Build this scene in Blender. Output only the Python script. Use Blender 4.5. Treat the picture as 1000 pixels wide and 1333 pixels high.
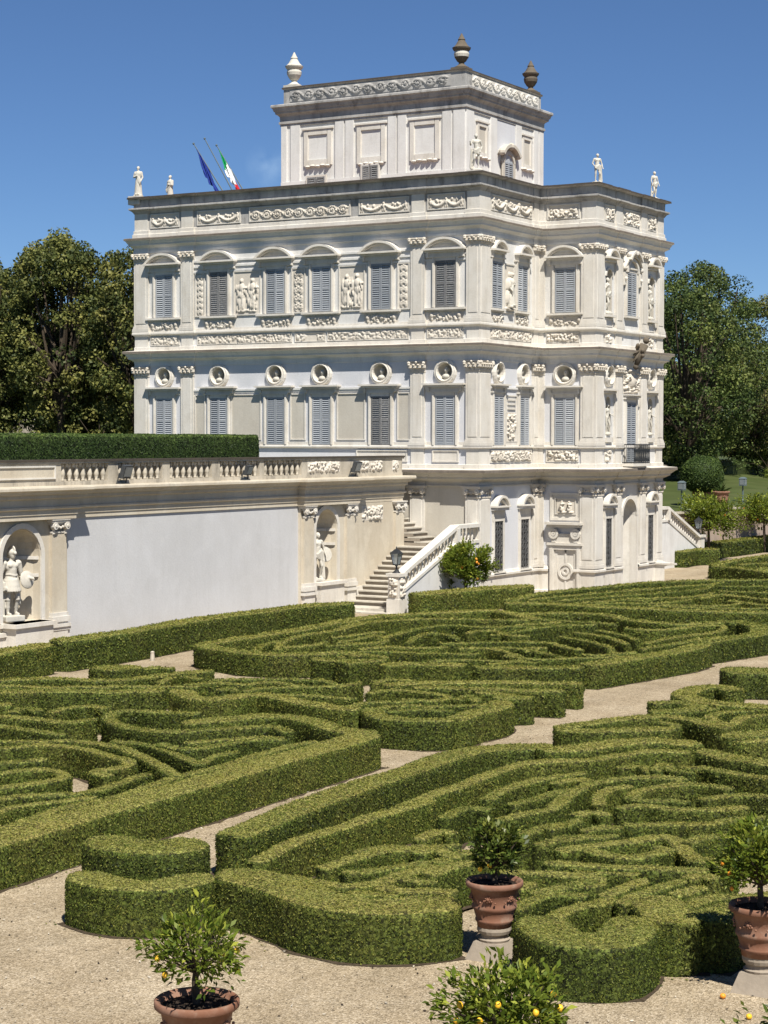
import bpy, bmesh, math, random
import numpy as np
from mathutils import Vector, Matrix
random.seed(7)
SC = bpy.context.scene
for o in list(bpy.data.objects):
    bpy.data.objects.remove(o)
R = math.radians

# ---------------------------------------------------------------- camera, sky, sun, exposure
# World frame: x runs along the long west front of the villa, y along its garden front, z up, metres.
CAM = Vector((35.49, -67.30, 6.40)); YAW = 0.5339; PITCH = -0.0377; ROLL = 0.0023
cd = bpy.data.cameras.new('camera'); cam = bpy.data.objects.new('camera', cd); SC.collection.objects.link(cam)
cd.sensor_fit = 'HORIZONTAL'; cd.sensor_width = 36.0; cd.lens = 2.5091*36.0; cd.clip_start = 0.5; cd.clip_end = 6000
cam.matrix_world = Matrix.Translation(CAM) @ Matrix.Rotation(YAW, 4, 'Z') @ Matrix.Rotation(math.pi/2+PITCH, 4, 'X') @ Matrix.Rotation(ROLL, 4, 'Z')
SC.camera = cam
SUN_EL = R(56); SUN_AZ = R(48)          # azimuth measured from -y towards +x
sd = Vector((math.sin(SUN_AZ)*math.cos(SUN_EL), -math.cos(SUN_AZ)*math.cos(SUN_EL), math.sin(SUN_EL)))
world = bpy.data.worlds.new('World'); SC.world = world; world.use_nodes = True
nt = world.node_tree; nt.nodes.clear()
wo = nt.nodes.new('ShaderNodeOutputWorld'); bg = nt.nodes.new('ShaderNodeBackground'); sky = nt.nodes.new('ShaderNodeTexSky')
sky.sky_type = 'NISHITA'; sky.sun_disc = False; sky.sun_elevation = SUN_EL
sky.sun_rotation = math.atan2(sd.x, sd.y)
sky.altitude = 0; sky.air_density = 0.7; sky.dust_density = 0.0; sky.ozone_density = 10.0
bg.inputs['Strength'].default_value = 0.060
tc = nt.nodes.new('ShaderNodeTexCoord'); dp = nt.nodes.new('ShaderNodeVectorMath'); dp.operation = 'DISTANCE'     # one small fair-weather cloud low in the sky
cdir = Vector((-math.sin(YAW+.0594)*math.cos(.140), math.cos(YAW+.0594)*math.cos(.140), math.sin(.140))); dp.inputs[1].default_value = cdir
cn = nt.nodes.new('ShaderNodeTexNoise'); cn.inputs['Scale'].default_value = 55; cn.inputs['Detail'].default_value = 6
mr = nt.nodes.new('ShaderNodeMapRange'); mr.inputs[1].default_value = .013; mr.inputs[2].default_value = .002
mn = nt.nodes.new('ShaderNodeMapRange'); mn.inputs[1].default_value = .42; mn.inputs[2].default_value = .7
mu = nt.nodes.new('ShaderNodeMath'); mu.operation = 'MULTIPLY'; mx = nt.nodes.new('ShaderNodeMix'); mx.data_type = 'RGBA'; mx.inputs[7].default_value = (3.3, 5.2, 8.2, 1)
nt.links.new(tc.outputs['Generated'], dp.inputs[0]); nt.links.new(tc.outputs['Generated'], cn.inputs['Vector']); nt.links.new(dp.outputs['Value'], mr.inputs[0]); nt.links.new(cn.outputs['Fac'], mn.inputs[0])
nt.links.new(mr.outputs[0], mu.inputs[0]); nt.links.new(mn.outputs[0], mu.inputs[1]); nt.links.new(mu.outputs[0], mx.inputs[0]); nt.links.new(sky.outputs[0], mx.inputs[6])
nt.links.new(mx.outputs[2], bg.inputs['Color']); nt.links.new(bg.outputs[0], wo.inputs['Surface'])
sl = bpy.data.lights.new('sun', 'SUN'); sl.energy = 5.0; sl.angle = R(0.53); sl.color = (1.0, 0.95, 0.86)
so = bpy.data.objects.new('sun', sl); SC.collection.objects.link(so); so.location = (40, -60, 80)
so.rotation_euler = (-sd).to_track_quat('-Z', 'Y').to_euler()
SC.view_settings.view_transform = 'Standard'; SC.view_settings.look = 'None'
SC.view_settings.exposure = 0.62; SC.view_settings.gamma = 1.0; SC.view_settings.use_curve_mapping = False
SC.render.engine = 'CYCLES'
SC.render.resolution_x = 768; SC.render.resolution_y = 1024

# ---------------------------------------------------------------- materials
def mat(name, rough=0.8, spec=0.25):
    m = bpy.data.materials.new(name); m.use_nodes = True
    n = m.node_tree; b = n.nodes['Principled BSDF']
    b.inputs['Roughness'].default_value = rough; b.inputs['Specular IOR Level'].default_value = spec
    return m, n, b
def N(n, t, **k):
    x = n.nodes.new(t)
    for a, v in k.items():
        if a in x.inputs: x.inputs[a].default_value = v
        else: setattr(x, a, v)
    return x
def pos(n, scale=(1, 1, 1)):
    g = N(n, 'ShaderNodeNewGeometry'); mp = N(n, 'ShaderNodeMapping'); mp.inputs['Scale'].default_value = scale
    n.links.new(g.outputs['Position'], mp.inputs['Vector']); return mp.outputs[0]
def noise(n, vec, scale, detail=4, rough=0.55):
    x = N(n, 'ShaderNodeTexNoise'); x.inputs['Scale'].default_value = scale; x.inputs['Detail'].default_value = detail
    x.inputs['Roughness'].default_value = rough; n.links.new(vec, x.inputs['Vector']); return x.outputs['Fac']
def ramp(n, fac, stops):
    r = N(n, 'ShaderNodeValToRGB'); e = r.color_ramp.elements
    while len(e) < len(stops): e.new(0.5)
    for el, (p, c) in zip(e, stops):
        el.position = p; el.color = (c[0], c[1], c[2], 1) if hasattr(c, '__len__') else (c, c, c, 1)
    n.links.new(fac, r.inputs[0]); return r.outputs[0]
def mix(n, fac, a, b, mode='MIX'):
    x = N(n, 'ShaderNodeMix', data_type='RGBA', blend_type=mode)
    for sock, val in ((x.inputs[0], fac), (x.inputs[6], a), (x.inputs[7], b)):
        if hasattr(val, 'links') or isinstance(val, bpy.types.NodeSocket): n.links.new(val, sock)
        elif hasattr(val, '__len__'): sock.default_value = (*val[:3], 1)
        else: sock.default_value = val
    return x.outputs[2]
def bump(n, b, fac, strength=0.3, dist=0.02):
    x = N(n, 'ShaderNodeBump'); x.inputs['Strength'].default_value = strength; x.inputs['Distance'].default_value = dist
    n.links.new(fac, x.inputs['Height']); n.links.new(x.outputs[0], b.inputs['Normal'])
def stucco(name, c, dirt, amt=0.5, streak=0.45, fine=0.3, lichen=0.0, damp=0.0):
    m, n, b = mat(name, 0.85, 0.2)
    p = pos(n); ps = pos(n, (1, 1, 0.13))
    big = noise(n, p, 0.9, 6, 0.6); st = noise(n, ps, 3.2, 6, 0.65); sm = noise(n, p, 16, 4, 0.6)
    f1 = ramp(n, big, [(0.42, 0.0), (0.72, 1.0)]); f2 = ramp(n, st, [(0.5, 0.0), (0.75, 1.0)])
    k1 = N(n, 'ShaderNodeMath', operation='MULTIPLY'); n.links.new(f1, k1.inputs[0]); k1.inputs[1].default_value = amt
    k2 = N(n, 'ShaderNodeMath', operation='MULTIPLY'); n.links.new(f2, k2.inputs[0]); k2.inputs[1].default_value = streak
    a = mix(n, k1.outputs[0], c, dirt); a = mix(n, k2.outputs[0], a, tuple(x*0.72 for x in dirt))
    if lichen:
        lf = ramp(n, noise(n, pos(n, (1, 1, 0.45)), 2.1, 8, 0.72), [(0.53, 0.0), (0.66, lichen)]); a = mix(n, lf, a, (0.085, 0.078, 0.068))
    if damp:
        df = ramp(n, noise(n, pos(n, (1, 1, 0.7)), 0.55, 7, 0.6), [(0.40, 0.0), (0.60, damp)]); a = mix(n, df, a, tuple(x*0.86 for x in dirt))
        dg = ramp(n, noise(n, p, 1.7, 3, 0.5), [(0.60, 0.0), (0.64, damp*.6)]); a = mix(n, dg, a, tuple(min(1, x*1.12) for x in c))
    a = mix(n, fine, a, ramp(n, sm, [(0.3, 0.72), (0.7, 1.0)]), 'MULTIPLY')
    n.links.new(a, b.inputs['Base Color']); bump(n, b, sm, 0.25, 0.02); return m
def plain(name, c, var=0.15, scale=8, rough=0.7, spec=0.25, metal=0.0, bmp=0.2):
    m, n, b = mat(name, rough, spec); f = noise(n, pos(n), scale, 5)
    a = mix(n, ramp(n, f, [(0.3, 0.0), (0.7, 1.0)]), tuple(x*(1-var) for x in c), tuple(min(1, x*(1+var)) for x in c))
    n.links.new(a, b.inputs['Base Color']); b.inputs['Metallic'].default_value = metal
    if bmp: bump(n, b, f, bmp, 0.02)
    return m
M = {}
M['trim'] = stucco('travertine_trim', (0.655, 0.622, 0.562), (0.5, 0.445, 0.36), 0.5, 0.36, lichen=0.14)
M['white'] = stucco('white_stucco', (0.68, 0.668, 0.64), (0.545, 0.52, 0.475), 0.45, 0.36, lichen=0.08)
M['blue'] = stucco('pale_blue_stucco', (0.6, 0.605, 0.625), (0.53, 0.52, 0.52), 0.4, 0.2)
M['panelblue'] = stucco('grey_blue_panel', (0.545, 0.545, 0.55), (0.49, 0.485, 0.48), 0.5, 0.2, damp=0.28)
M['buff'] = stucco('buff_panel', (0.55, 0.515, 0.445), (0.47, 0.425, 0.355), 0.5, 0.3, damp=0.35)
M['ochre'] = stucco('terrace_stucco', (0.585, 0.53, 0.43), (0.47, 0.395, 0.29), 0.5, 0.35, lichen=0.12, damp=0.4)
M['rail'] = stucco('lichened_rail', (0.510, 0.459, 0.374), (0.306, 0.272, 0.212), 0.7, 0.6, lichen=0.45)
M['attic'] = stucco('weathered_attic', (0.435, 0.420, 0.396), (0.231, 0.227, 0.223), 0.8, 0.7, lichen=0.55)
M['relief'] = stucco('carved_stucco', (0.63, 0.58, 0.5), (0.48, 0.42, 0.34), 0.5, 0.2)
M['marble'] = stucco('statue_marble', (0.564, 0.535, 0.469), (0.398, 0.368, 0.310), 0.5, 0.35)
M['darkurn'] = stucco('lichened_urn', (0.14, 0.115, 0.085), (0.07, 0.06, 0.05), 0.7, 0.5)
M['slab'] = stucco('dark_roof_edge', (0.075, 0.062, 0.05), (0.04, 0.035, 0.03), 0.6, 0.4)
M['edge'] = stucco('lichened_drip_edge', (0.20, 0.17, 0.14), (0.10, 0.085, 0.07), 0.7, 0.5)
M['riser'] = stucco('shade_toned_riser', (0.30, 0.26, 0.21), (0.17, 0.145, 0.12), 0.7, 0.5)  # shadow below each tread nosing put into the riser colour
M['roof'] = plain('roof_terrace', (0.25, 0.16, 0.11), 0.2, 3)
M['shutter'] = plain('blue_grey_shutter', (0.335, 0.355, 0.38), 0.1, 14, 0.6)
M['oldshutter'] = plain('bare_weathered_shutter', (0.20, 0.20, 0.20), 0.35, 14, 0.8)
for k_ in ('shutter', 'oldshutter'):
    n_ = M[k_].node_tree; oi = N(n_, 'ShaderNodeObjectInfo'); lk = n_.nodes['Principled BSDF'].inputs['Base Color'].links[0].from_socket
    n_.links.new(mix(n_, 1.0, lk, ramp(n_, oi.outputs['Random'], [(0.0, (0.72, 0.73, 0.74)), (0.5, (0.95, 0.95, 0.95)), (1.0, (1.22, 1.2, 1.17))]), 'MULTIPLY'), n_.nodes['Principled BSDF'].inputs['Base Color'])
M['void'] = plain('dark_interior', (0.012, 0.012, 0.014), 0.1, 4, 0.4)
M['iron'] = plain('wrought_iron', (0.035, 0.037, 0.04), 0.2, 20, 0.5, 0.4, 0.4)
M['grille'] = plain('grey_grille', (0.11, 0.11, 0.11), 0.25, 20, 0.6, 0.3)
M['step'] = stucco('travertine_step', (0.540, 0.504, 0.432), (0.324, 0.297, 0.252), 0.7, 0.3, lichen=0.35)
M['flood'] = plain('floodlight_case', (0.05, 0.055, 0.06), 0.2, 20, 0.45, 0.4)
M['lampgrey'] = plain('grey_lamp_paint', (0.10, 0.13, 0.14), 0.15, 20, 0.5, 0.4)
M['rose'] = stucco('rosy_wall', (0.42, 0.33, 0.26), (0.30, 0.23, 0.18), 0.7, 0.5)
M['pedestal'] = stucco('worn_pedestal_stone', (0.33, 0.28, 0.22), (0.17, 0.14, 0.11), 0.7, 0.5, lichen=0.3)
M['earth'] = plain('dark_earth', (0.06, 0.045, 0.03), 0.4, 14, 0.95, 0.1, 0, 0.6)
M['soil'] = plain('pot_soil', (0.035, 0.026, 0.02), 0.5, 30, 0.95, 0.1, 0, 0.6)
M['bark'] = plain('bark', (0.07, 0.055, 0.04), 0.4, 18, 0.9, 0.1, 0, 0.7)
M['lemon'] = plain('lemon_peel', (0.80, 0.46, 0.03), 0.12, 30, 0.45, 0.4)
M['orange'] = plain('orange_peel', (0.80, 0.30, 0.03), 0.12, 30, 0.45, 0.4)
M['flagblue'] = plain('blue_flag_cloth', (0.012, 0.03, 0.20), 0.1, 5, 0.8)
M['flaggreen'] = plain('green_flag_cloth', (0.0, 0.26, 0.07), 0.1, 5, 0.8)
M['flagwhite'] = plain('white_flag_cloth', (0.75, 0.75, 0.75), 0.05, 5, 0.8)
M['flagred'] = plain('red_flag_cloth', (0.45, 0.015, 0.025), 0.1, 5, 0.8)
def glass():
    m, n, b = mat('lantern_glass', 0.15, 0.5); b.inputs['Base Color'].default_value = (0.45, 0.5, 0.52, 1)
    b.inputs['Transmission Weight'].default_value = 0.6; return m
M['glass'] = glass()
def terracotta():
    m, n, b = mat('terracotta', 0.8, 0.2); p = pos(n)
    a = mix(n, ramp(n, noise(n, p, 3.5, 6, 0.65), [(0.38, 0), (0.68, 1)]), (0.19, 0.090, 0.055), (0.26, 0.150, 0.105))
    a = mix(n, ramp(n, noise(n, p, 7, 6, 0.7), [(0.55, 0), (0.75, 0.75)]), a, (0.26, 0.20, 0.15))
    n.links.new(a, b.inputs['Base Color']); bump(n, b, noise(n, p, 40, 4), 0.2, 0.01); return m
M['terracotta'] = terracotta()
def gravel():
    m, n, b = mat('gravel', 0.95, 0.1); p = pos(n)
    v = N(n, 'ShaderNodeTexVoronoi'); v.inputs['Scale'].default_value = 55; n.links.new(p, v.inputs['Vector'])
    v2 = N(n, 'ShaderNodeTexVoronoi'); v2.inputs['Scale'].default_value = 15; n.links.new(p, v2.inputs['Vector'])
    g = N(n, 'ShaderNodeSeparateColor'); n.links.new(v.outputs['Color'], g.inputs[0])
    g2 = N(n, 'ShaderNodeSeparateColor'); n.links.new(v2.outputs['Color'], g2.inputs[0])
    a = ramp(n, g.outputs[0], [(0.0, (0.20, 0.16, 0.112)), (0.3, (0.37, 0.305, 0.21)), (0.75, (0.46, 0.385, 0.275)), (1.0, (0.62, 0.54, 0.42))])
    a = mix(n, 0.5, a, ramp(n, g2.outputs[0], [(0.0, 0.55), (0.2, 0.85), (1.0, 1.05)]), 'MULTIPLY')
    a = mix(n, 0.8, a, ramp(n, noise(n, p, 0.7, 6, 0.6), [(0.3, (0.74, 0.70, 0.64)), (0.7, (1, 1, 1))]), 'MULTIPLY'); a = mix(n, 0.7, a, ramp(n, noise(n, pos(n, (1.0, .35, 1)), 0.9, 7, 0.7), [(0.35, (0.72, 0.70, 0.66)), (0.6, (1.05, 1.03, 1))]), 'MULTIPLY')
    n.links.new(a, b.inputs['Base Color']); bump(n, b, v.outputs['Distance'], 0.7, 0.02); return m
M['gravel'] = gravel()
def foliage(name, dark, mid, light, patch, trans=0.25, pscale=0.8, prough=0.55, pmax=0.6, mp=0.5, speck=0):
    m, n, b = mat(name, prough, 0.2)
    at = N(n, 'ShaderNodeAttribute', attribute_name='tone')
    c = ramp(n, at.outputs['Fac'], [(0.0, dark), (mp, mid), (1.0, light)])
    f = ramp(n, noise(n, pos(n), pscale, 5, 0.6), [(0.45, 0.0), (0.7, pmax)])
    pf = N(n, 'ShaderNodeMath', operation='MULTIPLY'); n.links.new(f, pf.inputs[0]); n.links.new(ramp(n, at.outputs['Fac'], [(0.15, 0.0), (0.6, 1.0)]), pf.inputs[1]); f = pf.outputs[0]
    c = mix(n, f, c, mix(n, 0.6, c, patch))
    if speck:                                                 # leaf-sized cells with dark gaps between them
        v = N(n, 'ShaderNodeTexVoronoi'); v.inputs['Scale'].default_value = speck; n.links.new(pos(n), v.inputs['Vector'])
        g = N(n, 'ShaderNodeSeparateColor'); n.links.new(v.outputs['Color'], g.inputs[0])
        c = mix(n, 1.0, c, ramp(n, g.outputs[0], [(0.0, 0.12), (0.3, 0.55), (0.7, 1.05), (1.0, 1.5)]), 'MULTIPLY'); c = mix(n, 0.75, c, ramp(n, v.outputs['Distance'], [(0.25, 1.0), (0.75, 0.35)]), 'MULTIPLY')
        bump(n, b, g.outputs[1], 1.0, 0.03)
    n.links.new(c, b.inputs['Base Color'])
    if trans:
        t = N(n, 'ShaderNodeBsdfTranslucent'); n.links.new(mix(n, 0.5, c, (0.35, 0.40, 0.06), 'MIX') if trans > 0.3 else c, t.inputs['Color'])
        ms = N(n, 'ShaderNodeMixShader'); ms.inputs[0].default_value = trans
        out = n.nodes['Material Output']
        n.links.new(b.outputs[0], ms.inputs[1]); n.links.new(t.outputs[0], ms.inputs[2]); n.links.new(ms.outputs[0], out.inputs['Surface'])
    return m
M['box'] = foliage('box_leaves', (0.014, 0.026, 0.005), (0.108, 0.143, 0.022), (0.31, 0.287, 0.076), (0.29, 0.235, 0.04), 0.25, 1.3, 0.55, 0.55)
M['boxbody'] = foliage('box_hedge_mass', (0.018, 0.030, 0.006), (0.112, 0.144, 0.026), (0.32, 0.29, 0.09), (0.25, 0.175, 0.055), 0.0, 1.0, 0.8, 0.75, 0.5, 26)
M['laurel'] = foliage('laurel_leaves', (0.018, 0.035, 0.010), (0.05, 0.085, 0.022), (0.11, 0.16, 0.04), (0.16, 0.22, 0.04))
M['laurelbody'] = foliage('laurel_mass', (0.016, 0.030, 0.008), (0.05, 0.085, 0.02), (0.13, 0.18, 0.04), (0.17, 0.21, 0.04), 0.0, 0.5, 0.7, 0.7, 0.5, 14)
M['oak'] = foliage('oak_leaves', (0.022, 0.036, 0.012), (0.098, 0.118, 0.032), (0.235, 0.23, 0.062), (0.22, 0.17, 0.048), 0.2, 0.25)
M['tree'] = foliage('tree_leaves', (0.020, 0.034, 0.012), (0.075, 0.115, 0.030), (0.17, 0.20, 0.05), (0.18, 0.16, 0.045), 0.2, 0.25)
M['citrus'] = foliage('citrus_leaves', (0.03, 0.06, 0.008), (0.115, 0.165, 0.022), (0.36, 0.39, 0.06), (0.33, 0.30, 0.03), 0.35, 3.0, 0.38)
M['citrusdark'] = foliage('dark_citrus_leaves', (0.022, 0.040, 0.008), (0.075, 0.11, 0.02), (0.21, 0.23, 0.045), (0.22, 0.20, 0.04), 0.25, 2.0, 0.38)
M['grass'] = foliage('lawn_grass', (0.05, 0.065, 0.02), (0.075, 0.10, 0.03), (0.10, 0.125, 0.042), (0.14, 0.13, 0.06), 0.2, 0.5)
# ---------------------------------------------------------------- mesh helpers
def link(name, me, parent=None):
    o = bpy.data.objects.new(name, me); SC.collection.objects.link(o)
    if parent is not None: o.parent = parent
    return o
def tag(o, label=None, cat=None, group=None, kind=None):
    if label: o['label'] = label
    if cat: o['category'] = cat
    if group: o['group'] = group
    if kind: o['kind'] = kind
    return o
def thing(name, label, cat, loc=(0, 0, 0), rz=0, group=None):
    o = bpy.data.objects.new(name, None); SC.collection.objects.link(o); o.location = loc; o.rotation_euler = (0, 0, rz)
    o.empty_display_size = 0.2
    return tag(o, label, cat, group)
class Fr:
    def __init__(s, o, t, n): s.o, s.t, s.n = Vector(o), Vector(t), Vector(n)
    def p(s, a, z, off=0.0): return tuple(s.o + s.t*a + s.n*off + Vector((0, 0, z)))
class MB:
    def __init__(s): s.v, s.f, s.m = [], [], []
    def add(s, vs, fs, m=0):
        k = len(s.v); s.v += [tuple(q) for q in vs]; s.f += [tuple(i+k for i in f) for f in fs]; s.m += [m]*len(fs); return s
    def hexa(s, P, m=0): return s.add(P, [(0, 3, 2, 1), (4, 5, 6, 7), (0, 1, 5, 4), (1, 2, 6, 5), (2, 3, 7, 6), (3, 0, 4, 7)], m)
    def bx(s, x0, x1, y0, y1, z0, z1, m=0):
        return s.hexa([(x0, y0, z0), (x1, y0, z0), (x1, y1, z0), (x0, y1, z0), (x0, y0, z1), (x1, y0, z1), (x1, y1, z1), (x0, y1, z1)], m)
    def box(s, fr, a0, a1, z0, z1, o0, o1, m=0, ta=0.0, tz=0.0):   # ta/tz chamfer of the front face
        p = fr.p
        return s.hexa([p(a0, z0, o0), p(a1, z0, o0), p(a1, z1, o0), p(a0, z1, o0), p(a0+ta, z0+tz, o1), p(a1-ta, z0+tz, o1), p(a1-ta, z1-tz, o1), p(a0+ta, z1-tz, o1)], m)
    def bar(s, p, q, r0, r1=None, n=6, m=0, cap=True):
        r1 = r0 if r1 is None else r1
        p, q = Vector(p), Vector(q); d = (q-p).normalized(); a = d.orthogonal().normalized(); b = d.cross(a); vs = []
        for c, r in ((p, r0), (q, r1)):
            vs += [c + (a*math.cos(2*math.pi*i/n) + b*math.sin(2*math.pi*i/n))*r for i in range(n)]
        fs = [(i, (i+1) % n, n+(i+1) % n, n+i) for i in range(n)]
        if cap: fs += [tuple(range(n))[::-1], tuple(range(n, 2*n))]
        return s.add(vs, fs, m)
    def tube(s, pts, rs, n=6, m=0):
        for i in range(len(pts)-1): s.bar(pts[i], pts[i+1], rs[i], rs[i+1], n, m)
        return s
    def lathe(s, c, prof, n=16, m=0, axis=None):
        c = Vector(c); vs = []; k = len(prof)
        if axis is None: X, Y, Z = Vector((1, 0, 0)), Vector((0, 1, 0)), Vector((0, 0, 1))
        else: Z = Vector(axis).normalized(); X = Z.orthogonal().normalized(); Y = Z.cross(X)
        for r, z in prof:
            vs += [c + X*(r*math.cos(2*math.pi*i/n)) + Y*(r*math.sin(2*math.pi*i/n)) + Z*z for i in range(n)]
        fs = [(j*n+i, j*n+(i+1) % n, (j+1)*n+(i+1) % n, (j+1)*n+i) for j in range(k-1) for i in range(n)]
        fs += [tuple(range(n))[::-1], tuple(range((k-1)*n, k*n))]
        return s.add(vs, fs, m)
    def ball(s, c, r, n=8, k=5, m=0):
        rx, ry, rz = (r, r, r) if not hasattr(r, '__len__') else r
        vs = [(c[0], c[1], c[2]-rz)]
        for j in range(1, k):
            a = -math.pi/2 + math.pi*j/k
            vs += [(c[0]+rx*math.cos(a)*math.cos(2*math.pi*i/n), c[1]+ry*math.cos(a)*math.sin(2*math.pi*i/n), c[2]+rz*math.sin(a)) for i in range(n)]
        vs.append((c[0], c[1], c[2]+rz)); L = len(vs)-1
        fs = [(0, 1+(i+1) % n, 1+i) for i in range(n)] + [(1+j*n+i, 1+j*n+(i+1) % n, 1+(j+1)*n+(i+1) % n, 1+(j+1)*n+i) for j in range(k-2) for i in range(n)]
        fs += [(L, 1+(k-2)*n+i, 1+(k-2)*n+(i+1) % n) for i in range(n)]
        return s.add(vs, fs, m)
    def mesh(s, name, mats, smooth=False):
        me = bpy.data.meshes.new(name); me.from_pydata(s.v, [], s.f)
        for m in (mats if isinstance(mats, (list, tuple)) else [mats]): me.materials.append(m)
        if any(s.m): me.polygons.foreach_set('material_index', s.m)
        if smooth: me.polygons.foreach_set('use_smooth', [True]*len(s.f))
        me.update(); return me
    def build(s, name, mats, parent=None, smooth=False): return link(name, s.mesh(name, mats, smooth), parent)
def npmesh(name, V, F, mats, tone=None, smooth=False):
    """V (n,3), F (m,4) numpy"""
    me = bpy.data.meshes.new(name); k = F.shape[1]
    me.vertices.add(len(V)); me.vertices.foreach_set('co', V.astype(np.float32).ravel())
    me.loops.add(F.size); me.loops.foreach_set('vertex_index', F.astype(np.int32).ravel())
    me.polygons.add(len(F)); me.polygons.foreach_set('loop_start', np.arange(0, F.size, k, dtype=np.int32))
    for m in mats: me.materials.append(m)
    if smooth: me.polygons.foreach_set('use_smooth', [True]*len(F))
    if tone is not None:
        a = me.attributes.new('tone', 'FLOAT', 'FACE'); a.data.foreach_set('value', tone.astype(np.float32))
    me.update(calc_edges=True); me.validate(); return me
def copy_tree(o, parent=None):
    c = o.copy(); SC.collection.objects.link(c)
    if parent is not None: c.parent = parent
    for ch in list(o.children): copy_tree(ch, c)
    return c
def offset_plan(pts, o, closed):
    n = len(pts); out = []
    for i in range(n):
        def nrm(a, b):
            dx, dy = b[0]-a[0], b[1]-a[1]; l = math.hypot(dx, dy); return (dy/l, -dx/l)
        if closed or 0 < i < n-1: n1, n2 = nrm(pts[i-1], pts[i]), nrm(pts[i], pts[(i+1) % n])
        elif i == 0: n1 = n2 = nrm(pts[0], pts[1])
        else: n1 = n2 = nrm(pts[-2], pts[-1])
        d = 1+n1[0]*n2[0]+n1[1]*n2[1]; out.append((pts[i][0]+(n1[0]+n2[0])/d*o, pts[i][1]+(n1[1]+n2[1])/d*o))
    return out
def sweep(name, plan, prof, m, parent, closed=True, mats=None, mi=None):
    mb = MB(); n = len(plan); vs = []
    for o, z in prof: vs += [(x, y, z) for x, y in offset_plan(plan, o, closed)]
    for j in range(len(prof)-1):
        k = len(mb.v)
        fs = [(i, (i+1) % n, n+(i+1) % n, n+i) for i in range(n if closed else n-1)]
        mb.add(vs[j*n:(j+2)*n], fs, mi[j] if mi else 0)
    return mb.build(name, mats or m, parent)
def dist(p): return (Vector(p)-CAM).length

# carved relief: blobs (s, z, radius_s, radius_z, height) raised from a grid
def relief(fr, s0, s1, z0, z1, blobs, depth=0.10, off=0.02, parent=None, name='relief_panel', m=None, res=0.028):
    nx = max(6, min(170, int(abs(s1-s0)/res))); nz = max(5, min(60, int((z1-z0)/res)))
    S, Z = np.meshgrid(np.linspace(s0, s1, nx+1), np.linspace(z0, z1, nz+1)); H = np.zeros_like(S)
    for a, z, ra, rz, h in blobs:
        d = ((S-a)/ra)**2+((Z-z)/rz)**2
        H = np.maximum(H, np.sqrt(np.clip(1-d, 0, 1))*h)
    H[0, :] = H[-1, :] = 0; H[:, 0] = H[:, -1] = 0
    P = np.array(fr.o)[None, None]+S[..., None]*np.array(fr.t)+(H*depth+off)[..., None]*np.array(fr.n); P = P.copy(); P[..., 2] += Z
    i = np.arange((nx+1)*(nz+1)).reshape(nz+1, nx+1)
    F = np.stack([i[:-1, :-1], i[:-1, 1:], i[1:, 1:], i[1:, :-1]], -1).reshape(-1, 4)
    return link(name, npmesh(name, P.reshape(-1, 3), F, [m or M['relief']], smooth=True), parent)
def b_foliage(s0, s1, z0, z1, rng, dens=60):
    dens *= 1.9; n = int((s1-s0)*(z1-z0)*dens)+6; out = []
    for _ in range(n):
        a, z = rng.uniform(s0, s1), rng.uniform(z0, z1); r = rng.uniform(.03, .075)
        out.append((a, z, r*rng.uniform(.6, 1.3), r*rng.uniform(.6, 1.2), rng.uniform(.5, 1)))
    return out
def b_scroll(s0, s1, z0, z1, rng, pitch=None):
    h = z1-z0; pitch = pitch or h*1.15; n = max(1, int(round((s1-s0)/pitch))); p = (s1-s0)/n; out = []; zc = (z0+z1)/2
    for i in range(n):
        c = s0+p*(i+.5); sg = 1 if i % 2 else -1
        for k in range(22):
            t = k/21; r = h*.40*(1-t*.85); a = t*math.pi*3.4
            out.append((c+sg*r*math.cos(a)*1.05, zc+r*math.sin(a)*sg, h*.085, h*.085, 1-.2*t))
        out.append((c, zc, h*.1, h*.1, 1))
    for k in range(int((s1-s0)/.07)):
        a = s0+.07*k; out.append((a, zc+h*.36*math.sin(math.pi*(a-s0)/p), .06, h*.07, .8))
    return out
def b_swag(s0, s1, z0, z1, rng, n=None):
    h = z1-z0; n = n or max(1, int(round((s1-s0)/(h*2.0)))); p = (s1-s0)/n; out = []
    for i in range(n):
        for k in range(13):
            t = k/12; out.append((s0+p*(i+t), z0+h*.72-h*.5*math.sin(math.pi*t), .05+h*.12*math.sin(math.pi*t), h*(.09+.07*math.sin(math.pi*t)), .6+.4*math.sin(math.pi*t)))
        for _ in range(4): out.append((s0+p*(i+rng.uniform(.3, .7)), z0+h*rng.uniform(.55, .8), .05, .06, .7))
    for i in range(n+1):
        c = min(max(s0+p*i, s0+h*.14), s1-h*.14)
        out += [(c, z0+h*.82, h*.1, h*.11, 1), (c, z0+h*.52, h*.13, h*.26, .9), (c-h*.14, z0+h*.6, h*.14, h*.07, .7), (c+h*.14, z0+h*.6, h*.14, h*.07, .7), (c-.04, z0+h*.2, h*.07, h*.2, .7), (c+h*.1, z0+h*.2, h*.06, h*.2, .7)]
    return out
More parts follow.
